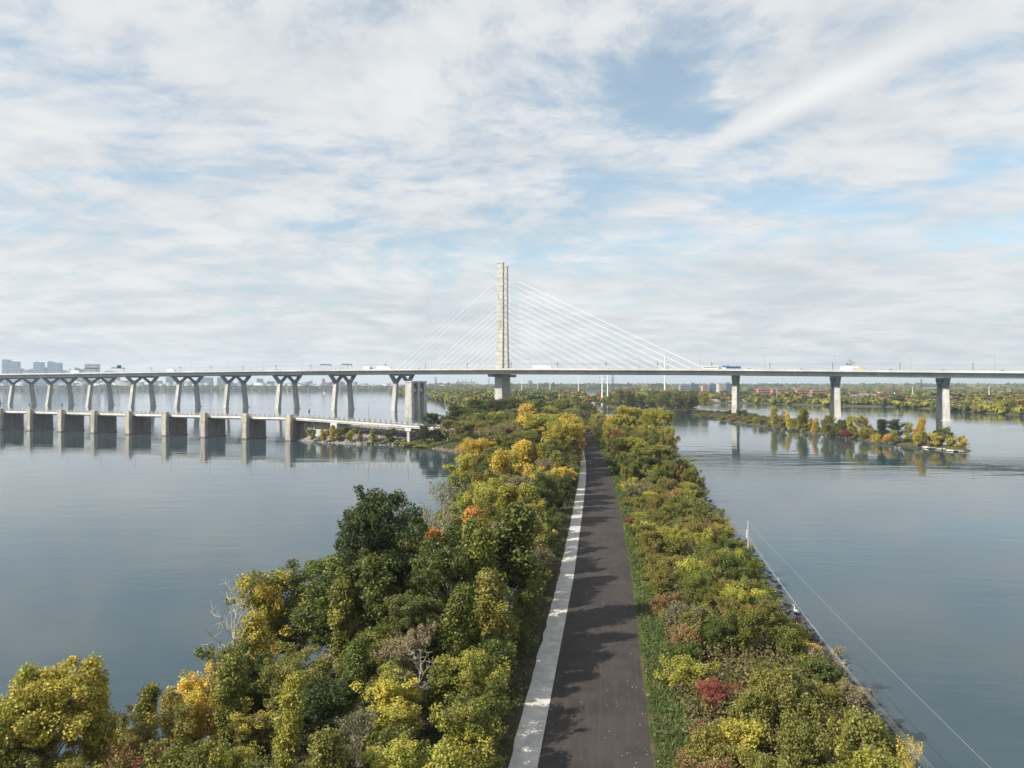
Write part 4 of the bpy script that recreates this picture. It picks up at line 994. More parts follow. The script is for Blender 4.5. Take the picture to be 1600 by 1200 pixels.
# --- foot of the rubble bank
G4 = 'bushes along the rubble bank'
for a in [('mid', 490, 668, 367, 22, 'olive', .1, 'olive bush beside the pale container'), ('column', 506, 670, 362, 12, 'golden', .6, 'orange yellow bush left of its taller twin on the bank'), ('column', 518, 663, 362, 16, 'golden', .7, 'tall orange yellow bush below the ramp'),
          ('mid', 528, 668, 360, 20, 'olive', .2, 'olive bush right of the orange one'), ('mid', 545, 668, 355, 20, 'yellow green', .05, 'fresh green bush in the middle of the rubble bank'), ('cone', 563, 672, 354, 9, 'rusty', 0, 'small reddish brown conifer shaped bush on the bank'),
          ('cone', 585, 671, 352, 15, 'yellow green', 0, 'light green pointed bush before the rubble'), ('mid', 608, 668, 351, 24, 'green', .05, 'round green bush left of the ramp pier'), ('shrub', 640, 690, 342, 34, 'yellow green', 0, 'low green growth at the foot of the ramp pier'),
          ('shrub', 660, 694, 335, 30, 'yellow green', 0, 'low green growth along the bare shore')]:
    k, px, pt, Y, wp, c, au, lab = a; lm(k, px, pt, Y, wp, c, au, lab, G4)
for i, (x, y, c) in enumerate(((-100, 432, 'grey brown'), (-88, 440, 'olive'), (-72, 442, 'green'), (-58, 440, 'grey brown'), (-94, 436, 'golden'), (-66, 436, 'rusty'))):
    plant('shrub', x, y, gh(x, y), 3.0, 6.5, c, .1, f'{c} scrub behind the ramp fence, {("far left", "second", "middle, dark", "right of middle", "amber", "rust toned")[i]}', 'scrub behind the ramp')

# --- filling thicket
def near_occ(x, y, r): return any((x-a)**2+(y-b)**2 < (r+c)**2*(.85 if y < 200 else .55) for a, b, c in OCC)
zonesR = [(60, 'at the bottom'), (75, 'below the egret rock'), (90, 'by the egret rock'), (112, 'by the tall pole'), (135, 'by the red bushes'), (165, 'above the red bushes'), (205, 'by the small pole'), (260, 'by the cottonwoods'), (350, 'near the white sign'), (999, 'far up the path')]
zonesL = [(60, 'at the bottom'), (80, 'in the near grove'), (105, 'behind the near grove'), (135, 'behind the orange trees'), (175, 'in the middle thicket'), (230, 'below the golden poplars'), (300, 'by the bay'), (360, 'by the ramp'), (430, 'beyond the ramp'), (999, 'before the mast')]
used = {}; fill = []
def zone(y, z):
    for a, b in z:
        if y < a: return b
def scatter(side, y0, y1, step_fn):
    y = y0
    while y < y1:
        st = step_fn(y); px = float(path_x(y)); hw = float(path_w(y))/2
        if side > 0: xa, xb = px+hw+(3.4 if y < 260 else 2.5), None
        else: xa, xb = None, px-hw-((3.6 if y < 85 else 5.0) if y < 365 else 2.6)
        xsx = np.arange(xa, xa+60, st) if side > 0 else np.arange(xb, xb-110, -st)
        for x in xsx:
            X_ = x+random.uniform(-.38, .38)*st; Y_ = y+random.uniform(-.4, .4)*st
            if side > 0: X_ = max(X_, xa)
            else: X_ = min(X_, xb)
            d = float(seg_dist(np.array([X_]), np.array([Y_]), DYKE)[0])
            if d < ((2.9 if 57 < Y_ < 94 else .55) if side > 0 else 2.2): continue
            if abs(X_)*F/Y_ > 860: continue
            if -128 < X_ < -26 and 318 < Y_ < 480: continue
            fill.append((side, X_, Y_, d, st))
        y += st
scatter(1, 44, 250, lambda y: 3.5 if y < 120 else 4.4 if y < 200 else 6.5)
scatter(1, 250, 520, lambda y: 10.5)
scatter(-1, 42, 300, lambda y: 3.9 if y < 58 else 4.9 if y < 120 else 6.2 if y < 200 else 8.5)
scatter(-1, 300, 520, lambda y: 11.5)
colR = [('olive', .10, 34), ('mid green', .06, 28), ('yellow green', .08, 22), ('grey brown', .12, 8), ('green', .04, 12), ('rusty', .15, 4), ('red', 0, 1.0), ('golden', .3, .6)]
colL = [('olive', .08, 24), ('mid green', .08, 20), ('yellow green', .2, 20), ('grey brown', .05, 16), ('green', .03, 14), ('dark green', 0, 6), ('yellow', .3, 7)]
def pick(t_):
    r_ = random.random()*sum(a[2] for a in t_)
    for a in t_:
        r_ -= a[2]
        if r_ <= 0: return a
    return t_[0]
fill.sort(key=lambda a: (a[2], a[1]))
for side, X_, Y_, d, st in fill:
    z = max(gh(X_, Y_), .2)
    if side > 0:
        c, au, _w = pick(colR); pathd = X_-float(path_x(Y_))-float(path_w(Y_))/2
        if Y_ < 175: kind, H, W = 'shrub', random.uniform(2.3, 4.8)*min(1, .55+d*.1)*min(1, .40+pathd*.09), st*random.uniform(1.1, 1.45)
        elif Y_ < 215: kind, H, W = 'mid', random.uniform(4.5, 8), st*1.1
        else: kind, H, W = random.choice(['mid', 'big']), random.uniform(8, 12.5)*min(1, .5+d*.08)*(.55 if Y_ > 400 else 1), st*.95
        if near_occ(X_, Y_, .3): continue
        if kind == 'shrub' and c not in ('golden', 'red', 'rusty') and random.random() < .10: kind, H, W = 'mid', random.uniform(3.6, 5), 4.2
        lat = 'on verge side' if pathd < 5 else 'on waterside' if d < 6 else 'mid bank'
        zn = zone(Y_, zonesR)
        lab = f'{c} {"bushy shrub" if kind == "shrub" else "small tree"} right of path {lat} {zn}'
    else:
        c, au, _w = pick(colL); pathd = float(path_x(Y_))-float(path_w(Y_))/2-X_
        hmax = 5.5 if Y_ < 55 else 8 if Y_ < 90 else 7.5 if Y_ < 125 else 9.5 if Y_ < 170 else 12 if Y_ < 260 else 12.5
        H = random.uniform(.72, 1.12)*hmax*min(1, (.68 if Y_ < 80 else .5)+pathd*.1)*min(1, .45+d*.1); kind = 'mid' if Y_ < 150 else random.choice(['big', 'column', 'column', 'mid']); W = st*random.uniform(1.15, 1.45)
        if Y_ > 260: kind = 'big' if random.random() < .6 else 'mid'; H = random.uniform(9, 13); W = st*1.35
        elif random.random() < .12: kind = 'sparse'
        elif random.random() < .16: kind = 'column'; W *= .7; H *= 1.2
        elif H < 4.4: kind = 'shrub'
        W = min(W, H*1.0) if kind != 'shrub' else W
        if Y_ < 115 and c == 'yellow': c = 'mid green'
        if Y_ < 54: c = random.choice(['yellow green', 'mid green', 'olive', 'mid green'])
        if near_occ(X_, Y_, .2): continue
        lat = 'on shoulder side' if pathd < 9 else 'on shore side' if d < 8 else 'mid bank'
        zn = zone(Y_, zonesL); lab = f'{c} {dict(shrub="bushy shrub", sparse="thin twiggy tree", column="slim tree").get(kind, "leafy tree")} left of path {lat} {zn}'
    used.setdefault(lab, [])
    used[lab].append((pathd, plant(kind, X_, Y_, z, max(H, 1.2), W, c, au, lab, 'shrubs and trees right of the path' if side > 0 else 'shrubs and trees left of the path')))
for lab, ls in used.items():
    if len(ls) > 1:
        ls.sort(key=lambda a: a[1].location.y)
        for i, (q_, o) in enumerate(ls):
            o['label'] = ' '.join(lab.split()[:15])+', '+('nearest' if i == 0 else ORD[i])
# wooded point behind the strip
pts = []
for i in range(900):
    x, y = random.uniform(126, 226), random.uniform(782, 950)
    if seg_dist(np.array([x]), np.array([y]), ISLE)[0] < 1.5: continue
    if all((x-a)**2+(y-b)**2 > 11**2 for a, b in pts): pts.append((x, y))
pts = sorted(pts, key=lambda p: p[1])[:60]; wp_ = []
for i, (x, y) in enumerate(pts):
    c = random.choice(['green', 'olive', 'mid green', 'mid green', 'olive', 'yellow green'])
    wp_.append((c, x/y, i, plant('big', x, y, 1.0, random.uniform(13, 23), random.uniform(10, 15), c, .05, None, 'trees of the wooded point')))
seen_ = {}
for c, _q, i, o in sorted(wp_, key=lambda a: a[1]):
    base_ = f'{c} tree on the wooded point'+(' at the water edge' if i < 20 else '')
    k = seen_.get(base_, 0); seen_[base_] = k+1; o['label'] = base_+', '+ORD[k]+' from the left'

# ------------------------------------------------------------------ far woods, city as masses
def crowns_mass(name, items, per, mat='woods'):
    n = len(items); A = np.array([i[:5] for i in items]); C = np.array([i[5] for i in items])
    cid = np.repeat(np.arange(n), per); tot = n*per
    g = rng.normal(size=(tot, 3)); g /= np.linalg.norm(g, axis=1)[:, None]; g[:, 2] = np.where(g[:, 2] < -.35, -g[:, 2]*.8, g[:, 2])
    rad = .72+.33*rng.random(tot)
    W_ = A[cid, 3]; H_ = A[cid, 4]
    pos = np.stack([A[cid, 0]+g[:, 0]*rad*W_/2, A[cid, 1]+g[:, 1]*rad*W_/2, A[cid, 2]+H_*(.52+.46*g[:, 2]*rad)], -1)
    nrm = g+rng.normal(size=(tot, 3))*.45; nrm /= np.linalg.norm(nrm, axis=1)[:, None]
    u = np.cross(nrm, rng.normal(size=(tot, 3))); u /= np.linalg.norm(u, axis=1)[:, None]+1e-9; v = np.cross(nrm, u)
    s = (W_*(.13+.12*rng.random(tot)))[:, None]
    V = np.stack([pos-u*s, pos-v*s*.8, pos+u*s, pos+v*s*.8], 1).reshape(-1, 3); Q = np.arange(tot*4).reshape(-1, 4)
    col = C[cid]*(.50+.42*rng.random(tot))[:, None]; col4 = np.concatenate([np.repeat(col, 4, 0), np.ones((tot*4, 1))], 1)
    me = np_mesh(name, V, Q, col4, 'crowncol', True); o = link_mesh(name, me, mat); tag(o, kind='stuff'); return o
wc = ['dark green', 'green', 'green', 'mid green', 'olive', 'olive', 'grey brown', 'yellow green', 'rusty']
def rc(): return PALE[random.choice(wc)]
items = []
for i in range(9000):
    x, y = random.uniform(-420, 300), random.uniform(515, 3000)**1.0
    if y > 1100 and random.random() < .5: continue
    if len(items) > 1900: break
    d = float(seg_dist(np.array([x]), np.array([y]), DYKE)[0])
    if d < .8: continue
    w_ = random.uniform(9, 14)*(1+max(0, y-1000)/1800); items.append((x, y, 1.5, w_, random.uniform(8.5, 14.5)*(.5 if x > 38 and y < 900 else 1), rc()))
lsh = [(-40, 520), (-40, 550), (-46, 700), (-55, 850), (-64, 925), (-107, 1189), (-177, 1513), (-300, 1900), (-420, 2500)]
for k in range(len(lsh)-1):
    (x0, y0), (x1, y1) = lsh[k], lsh[k+1]
    for j in range(int(math.hypot(x1-x0, y1-y0)/2.4)):
        t_ = random.random(); ww = 1+y0/1500; items.append((x0+(x1-x0)*t_+random.uniform(0, 16), y0+(y1-y0)*t_+random.uniform(-4, 12), .3, random.uniform(7, 12)*ww, random.uniform(6, 11), PALE[random.choice(['olive', 'yellow green', 'mid green', 'grey brown', 'olive'])]))
crowns_mass('far_dyke_woods', items, 90)
items = []
for i in range(1800):
    x = random.uniform(130, 265); y = random.uniform(880, 1640)
    if seg_dist(np.array([x]), np.array([y]), ISLE)[0] < 1: continue
    items.append((x, y, .6, random.uniform(9, 14), random.uniform(8, 13), rc()))
    if len(items) > 380: break
crowns_mass('island_far_woods', items, 80)
items = []
# tight belt along the right shore then the suburb behind
belt = [(484, 670), (494, 793), (498, 925), (441, 965), (387, 1074), (350, 1105), (275, 1112), (262, 1300), (270, 1700)]
belt = [(440, 300), (465, 400), (478, 550)]+belt
for k in range(len(belt)-1):
    (x0, y0), (x1, y1) = belt[k], belt[k+1]; L = math.hypot(x1-x0, y1-y0)
    for j in range(int(L/3.2)):
        t_ = random.random(); x, y = x0+(x1-x0)*t_+random.uniform(-1, 26), y0+(y1-y0)*t_+random.uniform(-1, 22)
        if k in (7, 8) and y0 >= 1070 and y > 1100 and random.random() < .65: continue
        items.append((x, y, .4, random.uniform(7, 13), random.uniform(5, 11), PALE[random.choice(['olive', 'green', 'mid green', 'yellow green', 'olive', 'grey brown'])]))
for i in range(2600):
    y = random.uniform(0, 1)**1.4*3600+780; x = random.uniform(.15, .85)*y+random.uniform(-60, 60)
    if seg_dist(np.array([x]), np.array([y]), SHORE)[0] < 22: continue
    if x > y*.78+60: continue
    w_ = random.uniform(11, 17)*(1+max(0, y-1400)/1800); items.append((x, y, 1.6, w_, random.uniform(8, 14)*(1+max(0, y-2500)/9000), rc() if random.random() < .95 else (.20, .10, .05)))
crowns_mass('right_shore_woods', items, 64)
items = []
for i in range(900):
    x = random.uniform(-3900, 500); y = 3480+random.uniform(0, 120)+max(0, -x-2600)*-.04
    items.append((x, y, 2, random.uniform(30, 60), random.uniform(9, 17), PALE[random.choice(['dark green', 'green', 'olive'])]))
for i in range(700):
    y = random.uniform(3400, 7500); x = random.uniform(-.12, .75)*y; items.append((x, y, 2, random.uniform(60, 120), random.uniform(10, 19), PALE[random.choice(['dark green', 'green', 'olive'])]))
crowns_mass('far_bank_woods', items, 44)
# city mass
def city_blocks(name, n, fx, fy, fh, cols):
    V = []; Q = []; Cc = []
    for i in range(n):
        x, y = fx(), fy(); h = fh(x, y); a, b = random.uniform(14, 60), random.uniform(14, 50); c = random.choice(cols); k = random.uniform(.7, 1.3); o_ = len(V)
        for z in (0, h):
            for p, q in ((-1, -1), (1, -1), (1, 1), (-1, 1)): V.append((x+p*a/2, y+q*b/2, z)); Cc.append((min(c[0]*k, .9), min(c[1]*k, .9), min(c[2]*k, .9), 1))
        Q += [[o_+j for j in f] for f in ((4, 5, 6, 7), (0, 1, 5, 4), (1, 2, 6, 5), (2, 3, 7, 6), (3, 0, 4, 7))]
    me = np_mesh(name, np.array(V), np.array(Q), np.array(Cc), 'crowncol', True); return tag(link_mesh(name, me, 'city'), kind='stuff')
cc = [(.30, .31, .32), (.24, .15, .12), (.18, .21, .25), (.42, .42, .41), (.14, .15, .17), (.2, .22, .24)]
city_blocks('distant_city_blocks', 900, lambda: random.uniform(-4200, -300), lambda: random.uniform(3600, 5600), lambda x, y: random.choice([9, 12, 14, 18, 22, 26, 34 if x < -900 else 20])*random.uniform(.8, 1.35)*(1.25 if x < -1500 else 1), cc)
city_blocks('distant_port_blocks', 260, lambda: random.uniform(-700, 1500), lambda: random.uniform(4800, 7500), lambda x, y: random.uniform(8, 30), cc)
city_blocks('suburb_houses', 240, lambda: random.uniform(500, 2200), lambda: random.uniform(1500, 3600), lambda x, y: random.uniform(7, 11), [(.6, .58, .55), (.4, .2, .15), (.5, .45, .4)])

def building(px0, px1, pt, Y, mat, label, floors=8, cat='building', roofbits=1, depth=None, zb=1.0, cols=5, group=None, step=None):
    x0, x1 = X_at(px0, Y), X_at(px1, Y); zt = Z_at(pt, Y); w_ = x1-x0; d_ = depth or max(w_*.7, 8)
    r = empty('building', ((x0+x1)/2, Y+d_/2, zb)); tag(r, label, cat, group); h = zt-zb
    m_ = MB(); m_.box((0, 0, h/2), (w_, d_, h))
    if step: m_.box((w_*step[0], 0, h*(1+step[1]/2)), (w_*step[2], d_*.8, h*step[1]))
    m_.build('wall', mat, r)
    m_ = MB(); m_.box((0, 0, h+.3), (w_*1.01, d_*1.01, .6))
    for k in range(roofbits): m_.box((w_*(-.25+.5*k/max(1, roofbits)), 0, h+2.0), (w_*.2, d_*.4, 3.0))
    m_.build('roof', 'roof', r)
    fh = h/floors
    wm = MB(); wm.box((0, 0, 0), (w_*.8/cols, .3, fh*.45)); me = wm.mesh('window'); me.materials.append(M['glass'])
    for i in range(floors):
        for j in range(cols):
            o = bpy.data.objects.new('window', me); COL.objects.link(o); o.parent = r; o.location = (-w_/2+w_*(j+.5)/cols, -d_/2-.06, fh*(i+.5))
    return r
G5 = 'towers of the far skyline'
for a in [(3, 12, 562, 'tower_blue', 'tall slim tower at the left end of the skyline', 12, 2), (13, 27, 565, 'tower_blue', 'broad glass tower joined right of the slim one', 12, 3), (52, 65, 566, 'tower_blue', 'pale glass tower second group from left of skyline', 12, 3),
          (45, 52, 577, 'tower_blue', 'low dark block touching the pale glass tower', 6, 2), (34, 44, 578, 'tower_grey', 'low grey block between first two tower groups', 6, 3), (74, 79, 565, 'tower_blue', 'thin tower forming left half of third skyline group', 12, 1),
          (79.4, 93, 567, 'tower_blue', 'dark broad tower of the third skyline group', 12, 3), (122, 129, 577, 'tower_blue', 'small block left of the flat topped tower', 6, 2), (132, 152, 569, 'tower_grey', 'flat topped grey tower behind the bare gantry', 10, 5),
          (163, 174, 580, 'tower_blue', 'low bluish block right of the flat topped tower', 5, 3), (28, 33, 576, 'tower_grey', 'short pale slab right of the first joined towers', 8, 1), (66, 72, 574, 'tower_blue', 'slim block right of the pale glass tower', 9, 1), (95, 100, 579, 'tower_blue', 'slim low tower right of the third group', 6, 1), (105, 112, 580, 'tower_grey', 'wider low block past the third group', 5, 2), (116, 120, 575, 'tower_blue', 'slim tower before the flat topped one', 8, 1), (177, 184, 581, 'tower_grey', 'low block under the green road sign', 4, 2),
          (259, 274, 589, 'tower_blue', 'blue grey block seen under the deck right of the fourth W pier', 6, 4), (314, 330, 590, 'tower_blue', 'wide blue grey block seen under the deck by the fifth W pier', 6, 4),
          (339, 343, 590, 'tower_grey', 'slim pale tower seen under the deck', 6, 1), (345, 349, 592, 'tower_grey', 'second slim pale tower seen under the deck', 6, 1), (401, 409, 592, 'tower_blue', 'bluish tower under deck near the seventh W pier', 6, 2), (417, 427, 596, 'tower_blue', 'lower bluish block right of it', 5, 3),
          (503, 506, 592, 'brick', 'slim reddish tower by the eighth W pier', 5, 1), (507, 513, 598, 'brick', 'reddish block beside the slim reddish tower', 4, 2), (515, 522, 597, 'tower_blue', 'pale blue block right of the reddish ones', 4, 2), (240, 250, 595, 'tower_grey', 'pale block under the deck by the fourth W pier', 4, 3)]:
    building(a[0], a[1], a[2], 4300, a[3], a[4] if len(a[4].split()) > 3 else a[4], a[5], 'tower', 1, 30, cols=a[6], group=G5)
G6 = 'distant blocks right of the mast'
for a in [(826, 832, 595, 'tower_blue', 'tallest blue tower with pale cap right of the mast', 8, 2), (841, 850, 599, 'tower_blue', 'wide blue block right of the capped tower', 5, 3), (854, 859, 598, 'tower_blue', 'slim blue block right of the wide one', 5, 2),
          (810, 820, 602, 'tower_grey', 'low pale block right beside the mast foot', 3, 3), (833, 838, 603, 'tower_grey', 'small pale block under the capped tower', 3, 2), (922, 928, 602, 'brick', 'small reddish block above the far woods', 3, 2)]:
    building(a[0], a[1], a[2], 5200, a[3], a[4], a[5], 'tower', 1, 40, cols=a[6], group=G6)
building(1063, 1079, 602, 1750, 'tower_grey', 'grey apartment block with pale gable bays behind woods', 6, roofbits=2, cols=6, depth=18)
building(1079.5, 1091, 600, 1790, 'tower_blue', 'dark stepped apartment block right of the gabled one', 6, roofbits=2, cols=5, depth=18)
building(1098, 1108, 603, 1700, 'pinkbrick', 'low brown block left of the beige slab', 5, cols=4, depth=16)
building(1109, 1122, 600.5, 1720, 'tower_blue', 'blue grey apartment block left of the beige slab', 6, roofbits=2, cols=5, depth=18)
building(1122.5, 1134, 600, 1700, 'concrete', 'beige apartment slab left of the first column pier', 6, cols=5, depth=18)
building(1134.5, 1146, 599.5, 1730, 'tower_blue', 'blue grey block touching the first column pier', 6, roofbits=2, cols=5, depth=18)
G7 = 'row of brick apartment blocks'
for i, (a, b) in enumerate(((1185, 1206), (1207, 1231), (1246, 1268), (1269.5, 1291))):
    building(a, b, 608+i*.7, 1450-i*20, 'brick', ['leftmost red brick apartment block right of the first column pier', 'red brick block just left of the tall dark tree', 'red brick block just right of the tall dark tree', 'rightmost red brick apartment block left of second pier'][i], 4, cols=8, roofbits=3, depth=14, group=G7)
G8 = 'houses on the right shore'
for i, (a, b, pt, Y, m) in enumerate(((1334, 1345, 617, 1020, 'pinkbrick'), (1346, 1357, 615, 1040, 'pinkbrick'), (1358, 1370, 616, 1030, 'pinkbrick'), (1322, 1330, 619, 1010, 'concrete'), (1511, 1524, 624, 1000, 'white'), (1442, 1462, 604, 2200, 'concrete'), (1537, 1543, 622, 1050, 'white'))):
    zb = 1.8; r = building(a, b, pt+3, Y, m, ['pink brick townhouse at left of its terrace', 'pink brick townhouse in middle of its terrace', 'pink brick townhouse at right of its terrace', 'cream house left of the pink terrace', 'white house on right shore past the double pier', 'long cream building above trees left of the double pier', 'small white house right of the larger white one'][i], 3, cat='house', cols=4, depth=10, zb=zb, group=G8)
    w_ = X_at(b, Y)-X_at(a, Y); h = Z_at(pt+3, Y)-zb
    m_ = MB(); m_.loft([[(-w_/2-.3, -5.4, h+.6), (w_/2+.3, -5.4, h+.6), (w_/2+.3, 5.4, h+.6), (-w_/2-.3, 5.4, h+.6)], [(-w_/2-.3, -.1, h+3.4), (w_/2+.3, -.1, h+3.4), (w_/2+.3, .1, h+3.4), (-w_/2-.3, .1, h+3.4)]]); m_.build('gable', 'roof', r)
# shore walls
m_ = MB(); m_.box((X_at(1122, 1118), 1121, 4.2), (105, .8, 4.4)); q = m_.build('shore_wall', 'concrete'); tag(q, 'long low pale retaining wall on the far right shore', 'wall')
# low old bridge with many piers across the far river
lb = tag(empty('low_bridge', (-1400, 2900, 0)), 'long low dark bridge on small piers far across the river', 'bridge')
m_ = MB(); m_.box((0, 0, 13.5), (2800, 9, 2.5)); m_.build('deck', 'pier_wall', lb)
pm = MB(); pm.box((0, 0, 6), (7, 14, 13), 0, (.6, .8)); pme = pm.mesh('pier'); pme.materials.append(M['pier_wall'])
for px in list(range(-30, 660, 50))+list(range(-5, 660, 50)):
    if px > 655: continue
    o = bpy.data.objects.new('pier', pme); COL.objects.link(o); o.parent = lb; o.location = (X_at(px+12, 2900)+1400, 0, -.4)
# power poles
G9 = 'white power poles behind the bridge'
def mono(px, pt, Y, r0, lab, arms=False):
    z1 = Z_at(pt, Y); r = tag(empty('power_pole', (X_at(px, Y), Y, 0)), lab, 'pole', G9)
    m_ = MB(); m_.tube((0, 0, 0), (0, 0, z1), r0, r0*.45, 8); m_.build('shaft', 'white', r)
    if arms:
        for k in range(3):
            m_ = MB(); m_.box((0, 0, z1-3-k*5.5), (9-k*.5, .4, .4)); m_.build('crossarm', 'galv', r)
            m_ = MB(); 
            for e in (-1, 1): m_.tube((e*4, 0, z1-3-k*5.5), (e*4, 0, z1-5-k*5.5), .18, .18, 5)
            m_.build('insulator', 'dark', r)
    return r
mono(1039, 556, 930, 1.35, 'tall white power pole rising above the deck with dark crossarms', True)
mono(941, 580, 1040, 1.3, 'white power pole left of a close pair right of mast', True); mono(949.5, 580, 1040, 1.2, 'white power pole right of a close pair right of mast', True)
mono(904, 584, 1500, 1.1, 'thin white power pole between the mast and the close pair'); mono(859.5, 590, 1900, 1.1, 'thin white power pole under the deck near the blue blocks')
mono(840, 594, 2300, 1.1, 'short white power pole near the capped blue tower'); mono(815, 589, 1900, 1.1, 'thin white power pole just right of the mast foot')
mono(1426, 604, 1500, .8, 'thin white pole above woods left of the double pier'); mono(1545.5, 603, 1000, .6, 'thin pale pole on right shore'); mono(1123.5, 590, 1250, .5, 'thin grey pole before the beige slab'); mono(1214, 606, 1150, .4, 'thin pole before the brick blocks')
def lattice(px, pt, Y, wb, lab):
    z1 = Z_at(pt, Y); r = tag(empty('lattice_tower', (X_at(px, Y), Y, 0)), lab, 'pylon'); m_ = MB(); n = 9; th = wb*.05
    def c(i, t_): a = ((-1, -1), (1, -1), (1, 1), (-1, 1))[i % 4]; w_ = wb/2*(1-t_*.85); return (a[0]*w_, a[1]*w_, z1*t_)
    for i in range(4): m_.tube(c(i, 0), c(i, 1), th, th*.6, 4)
    m_.build('frame', 'dark', r); m_ = MB()
    for k in range(n):
        for i in range(4): m_.tube(c(i, k/n), c(i+1, (k+1)/n), th*.5, th*.5, 3); m_.tube(c(i+1, k/n), c(i, (k+1)/n), th*.5, th*.5, 3)
    tag(m_.build('bracing', 'dark', r), kind='stuff'); m_ = MB()
    for t_ in (.72, .84, .96): m_.box((0, 0, z1*t_), (wb*1.3, th*1.4, th*1.4))
    m_.build('crossarm', 'dark', r)
lattice(957.5, 586, 2200, 9, 'dark lattice pylon right of the close pair of white poles'); lattice(681, 589, 2900, 12, 'lattice pylon seen under the deck right of the old pier'); lattice(764, 591, 3000, 10, 'lattice pylon just left of the mast foot'); lattice(1439.5, 592, 2000, 7, 'faint pylon under the deck left of the double pier')
def crane(px, Y, lab):
    r = tag(empty('port_crane', (X_at(px, Y), Y, 0)), lab, 'crane', 'port cranes beyond the woods'); m_ = MB()
    for x in (-9, 9):
        for y in (-9, 9): m_.box((x, y, 16), (3, 3, 32))
    m_.box((0, 0, 32), (24, 22, 3)); m_.build('portal', 'dark', r)
    m_ = MB(); m_.box((2, 0, 40), (40, 5, 4)); m_.box((-4, 0, 48), (4, 4, 14)); m_.build('boom', 'dark', r)
for i, px in enumerate((717, 724, 729, 738)): crane(px, 4200, ['leftmost dark port crane beyond the woods left of mast', 'second dark port crane from the left', 'tallest looking dark port crane, third in the row', 'rightmost dark port crane nearest the mast'][i])

# ------------------------------------------------------------------ rocks
def rock_mesh(seed, name='boulder'):
    import bmesh
    bm = bmesh.new(); bmesh.ops.create_icosphere(bm, subdivisions=1, radius=1); rd = random.Random(seed)
    for v in bm.verts: v.co *= rd.uniform(.72, 1.15); v.co.z *= .7; v.co.x *= 1.15
    me = bpy.data.meshes.new(name); bm.to_mesh(me); bm.free(); return me
rocks = [rock_mesh(i) for i in range(6)]
def rock_mass(name, pts, mat):
    V = []; Fc = []
    base = [(np.array([v.co[:] for v in m.vertices]), [tuple(p.vertices) for p in m.polygons]) for m in rocks]; o_ = 0; vs = []
    for x, y, z, s in pts:
        b, f = random.choice(base); a = random.random()*6.28; c_, s_ = math.cos(a), math.sin(a)
        q = b*s*np.array([1, 1, random.uniform(.6, 1)]); vs.append(np.stack([q[:, 0]*c_-q[:, 1]*s_+x, q[:, 0]*s_+q[:, 1]*c_+y, q[:, 2]+z], -1)); Fc.append(np.array(f)+o_); o_ += len(b)
    me = np_mesh(name, np.concatenate(vs), np.concatenate(Fc)); return tag(link_mesh(name, me, mat), kind='stuff')
def shore_pts(poly, i0, i1, n, inset, sz, hf, y0=0, y1=1e9):
    out_ = []; segs = [(poly[i], poly[i+1]) for i in range(i0, i1)]; L = [math.hypot(b[0]-a[0], b[1]-a[1]) for a, b in segs]; tot = sum(L)
    for _ in range(n):
        r_ = random.random()*tot; k = 0
        while r_ > L[k] and k < len(L)-1: r_ -= L[k]; k += 1
        (xa, ya), (xb, yb) = segs[k]; t_ = r_/L[k]; x, y = xa+(xb-xa)*t_, ya+(yb-ya)*t_; nx, ny = -(yb-ya)/L[k], (xb-xa)/L[k]; q = random.uniform(*inset)
        x += nx*q; y += ny*q
        if y0 < y < y1: out_.append((x, y, hf(x, y), random.uniform(*sz)))
    return out_
iR = next(i for i, p in enumerate(DYKE) if p == (58, 340))
rp_ = [q for q in shore_pts(DYKE, iR, len(DYKE)-2, 2400, (-.7, 2.2), (.2, .55), lambda x, y: max(gh(x, y), -.1)+.05, 35, 340) if 60 < q[1] < 92 or random.random() < .35]
rock_mass('riprap', rp_, 'darkrock')
i0 = next(i for i, p in enumerate(DYKE) if p == (-24, 303)); i1 = next(i for i, p in enumerate(DYKE) if p == (-124, 395))
rp_ = []
for _ in range(5200):
    x, y = random.uniform(-122, -24), random.uniform(340, 402); d = float(seg_dist(np.array([x]), np.array([y]), DYKE)[0])
    if d < .2: continue
    rp_.append((x, y, gh(x, y)+.05, random.uniform(.3, .85)))
rock_mass('rubble', rp_, 'rock')
rp_ = shore_pts(ISLE, 0, 8, 420, (-2.0, .8), (.2, .6), lambda x, y: .05)
rp_ = [(x, y, .1+abs(z)*.1, s) for x, y, z, s in rp_]; rock_mass('island_shore_stones', rp_, 'darkrock')
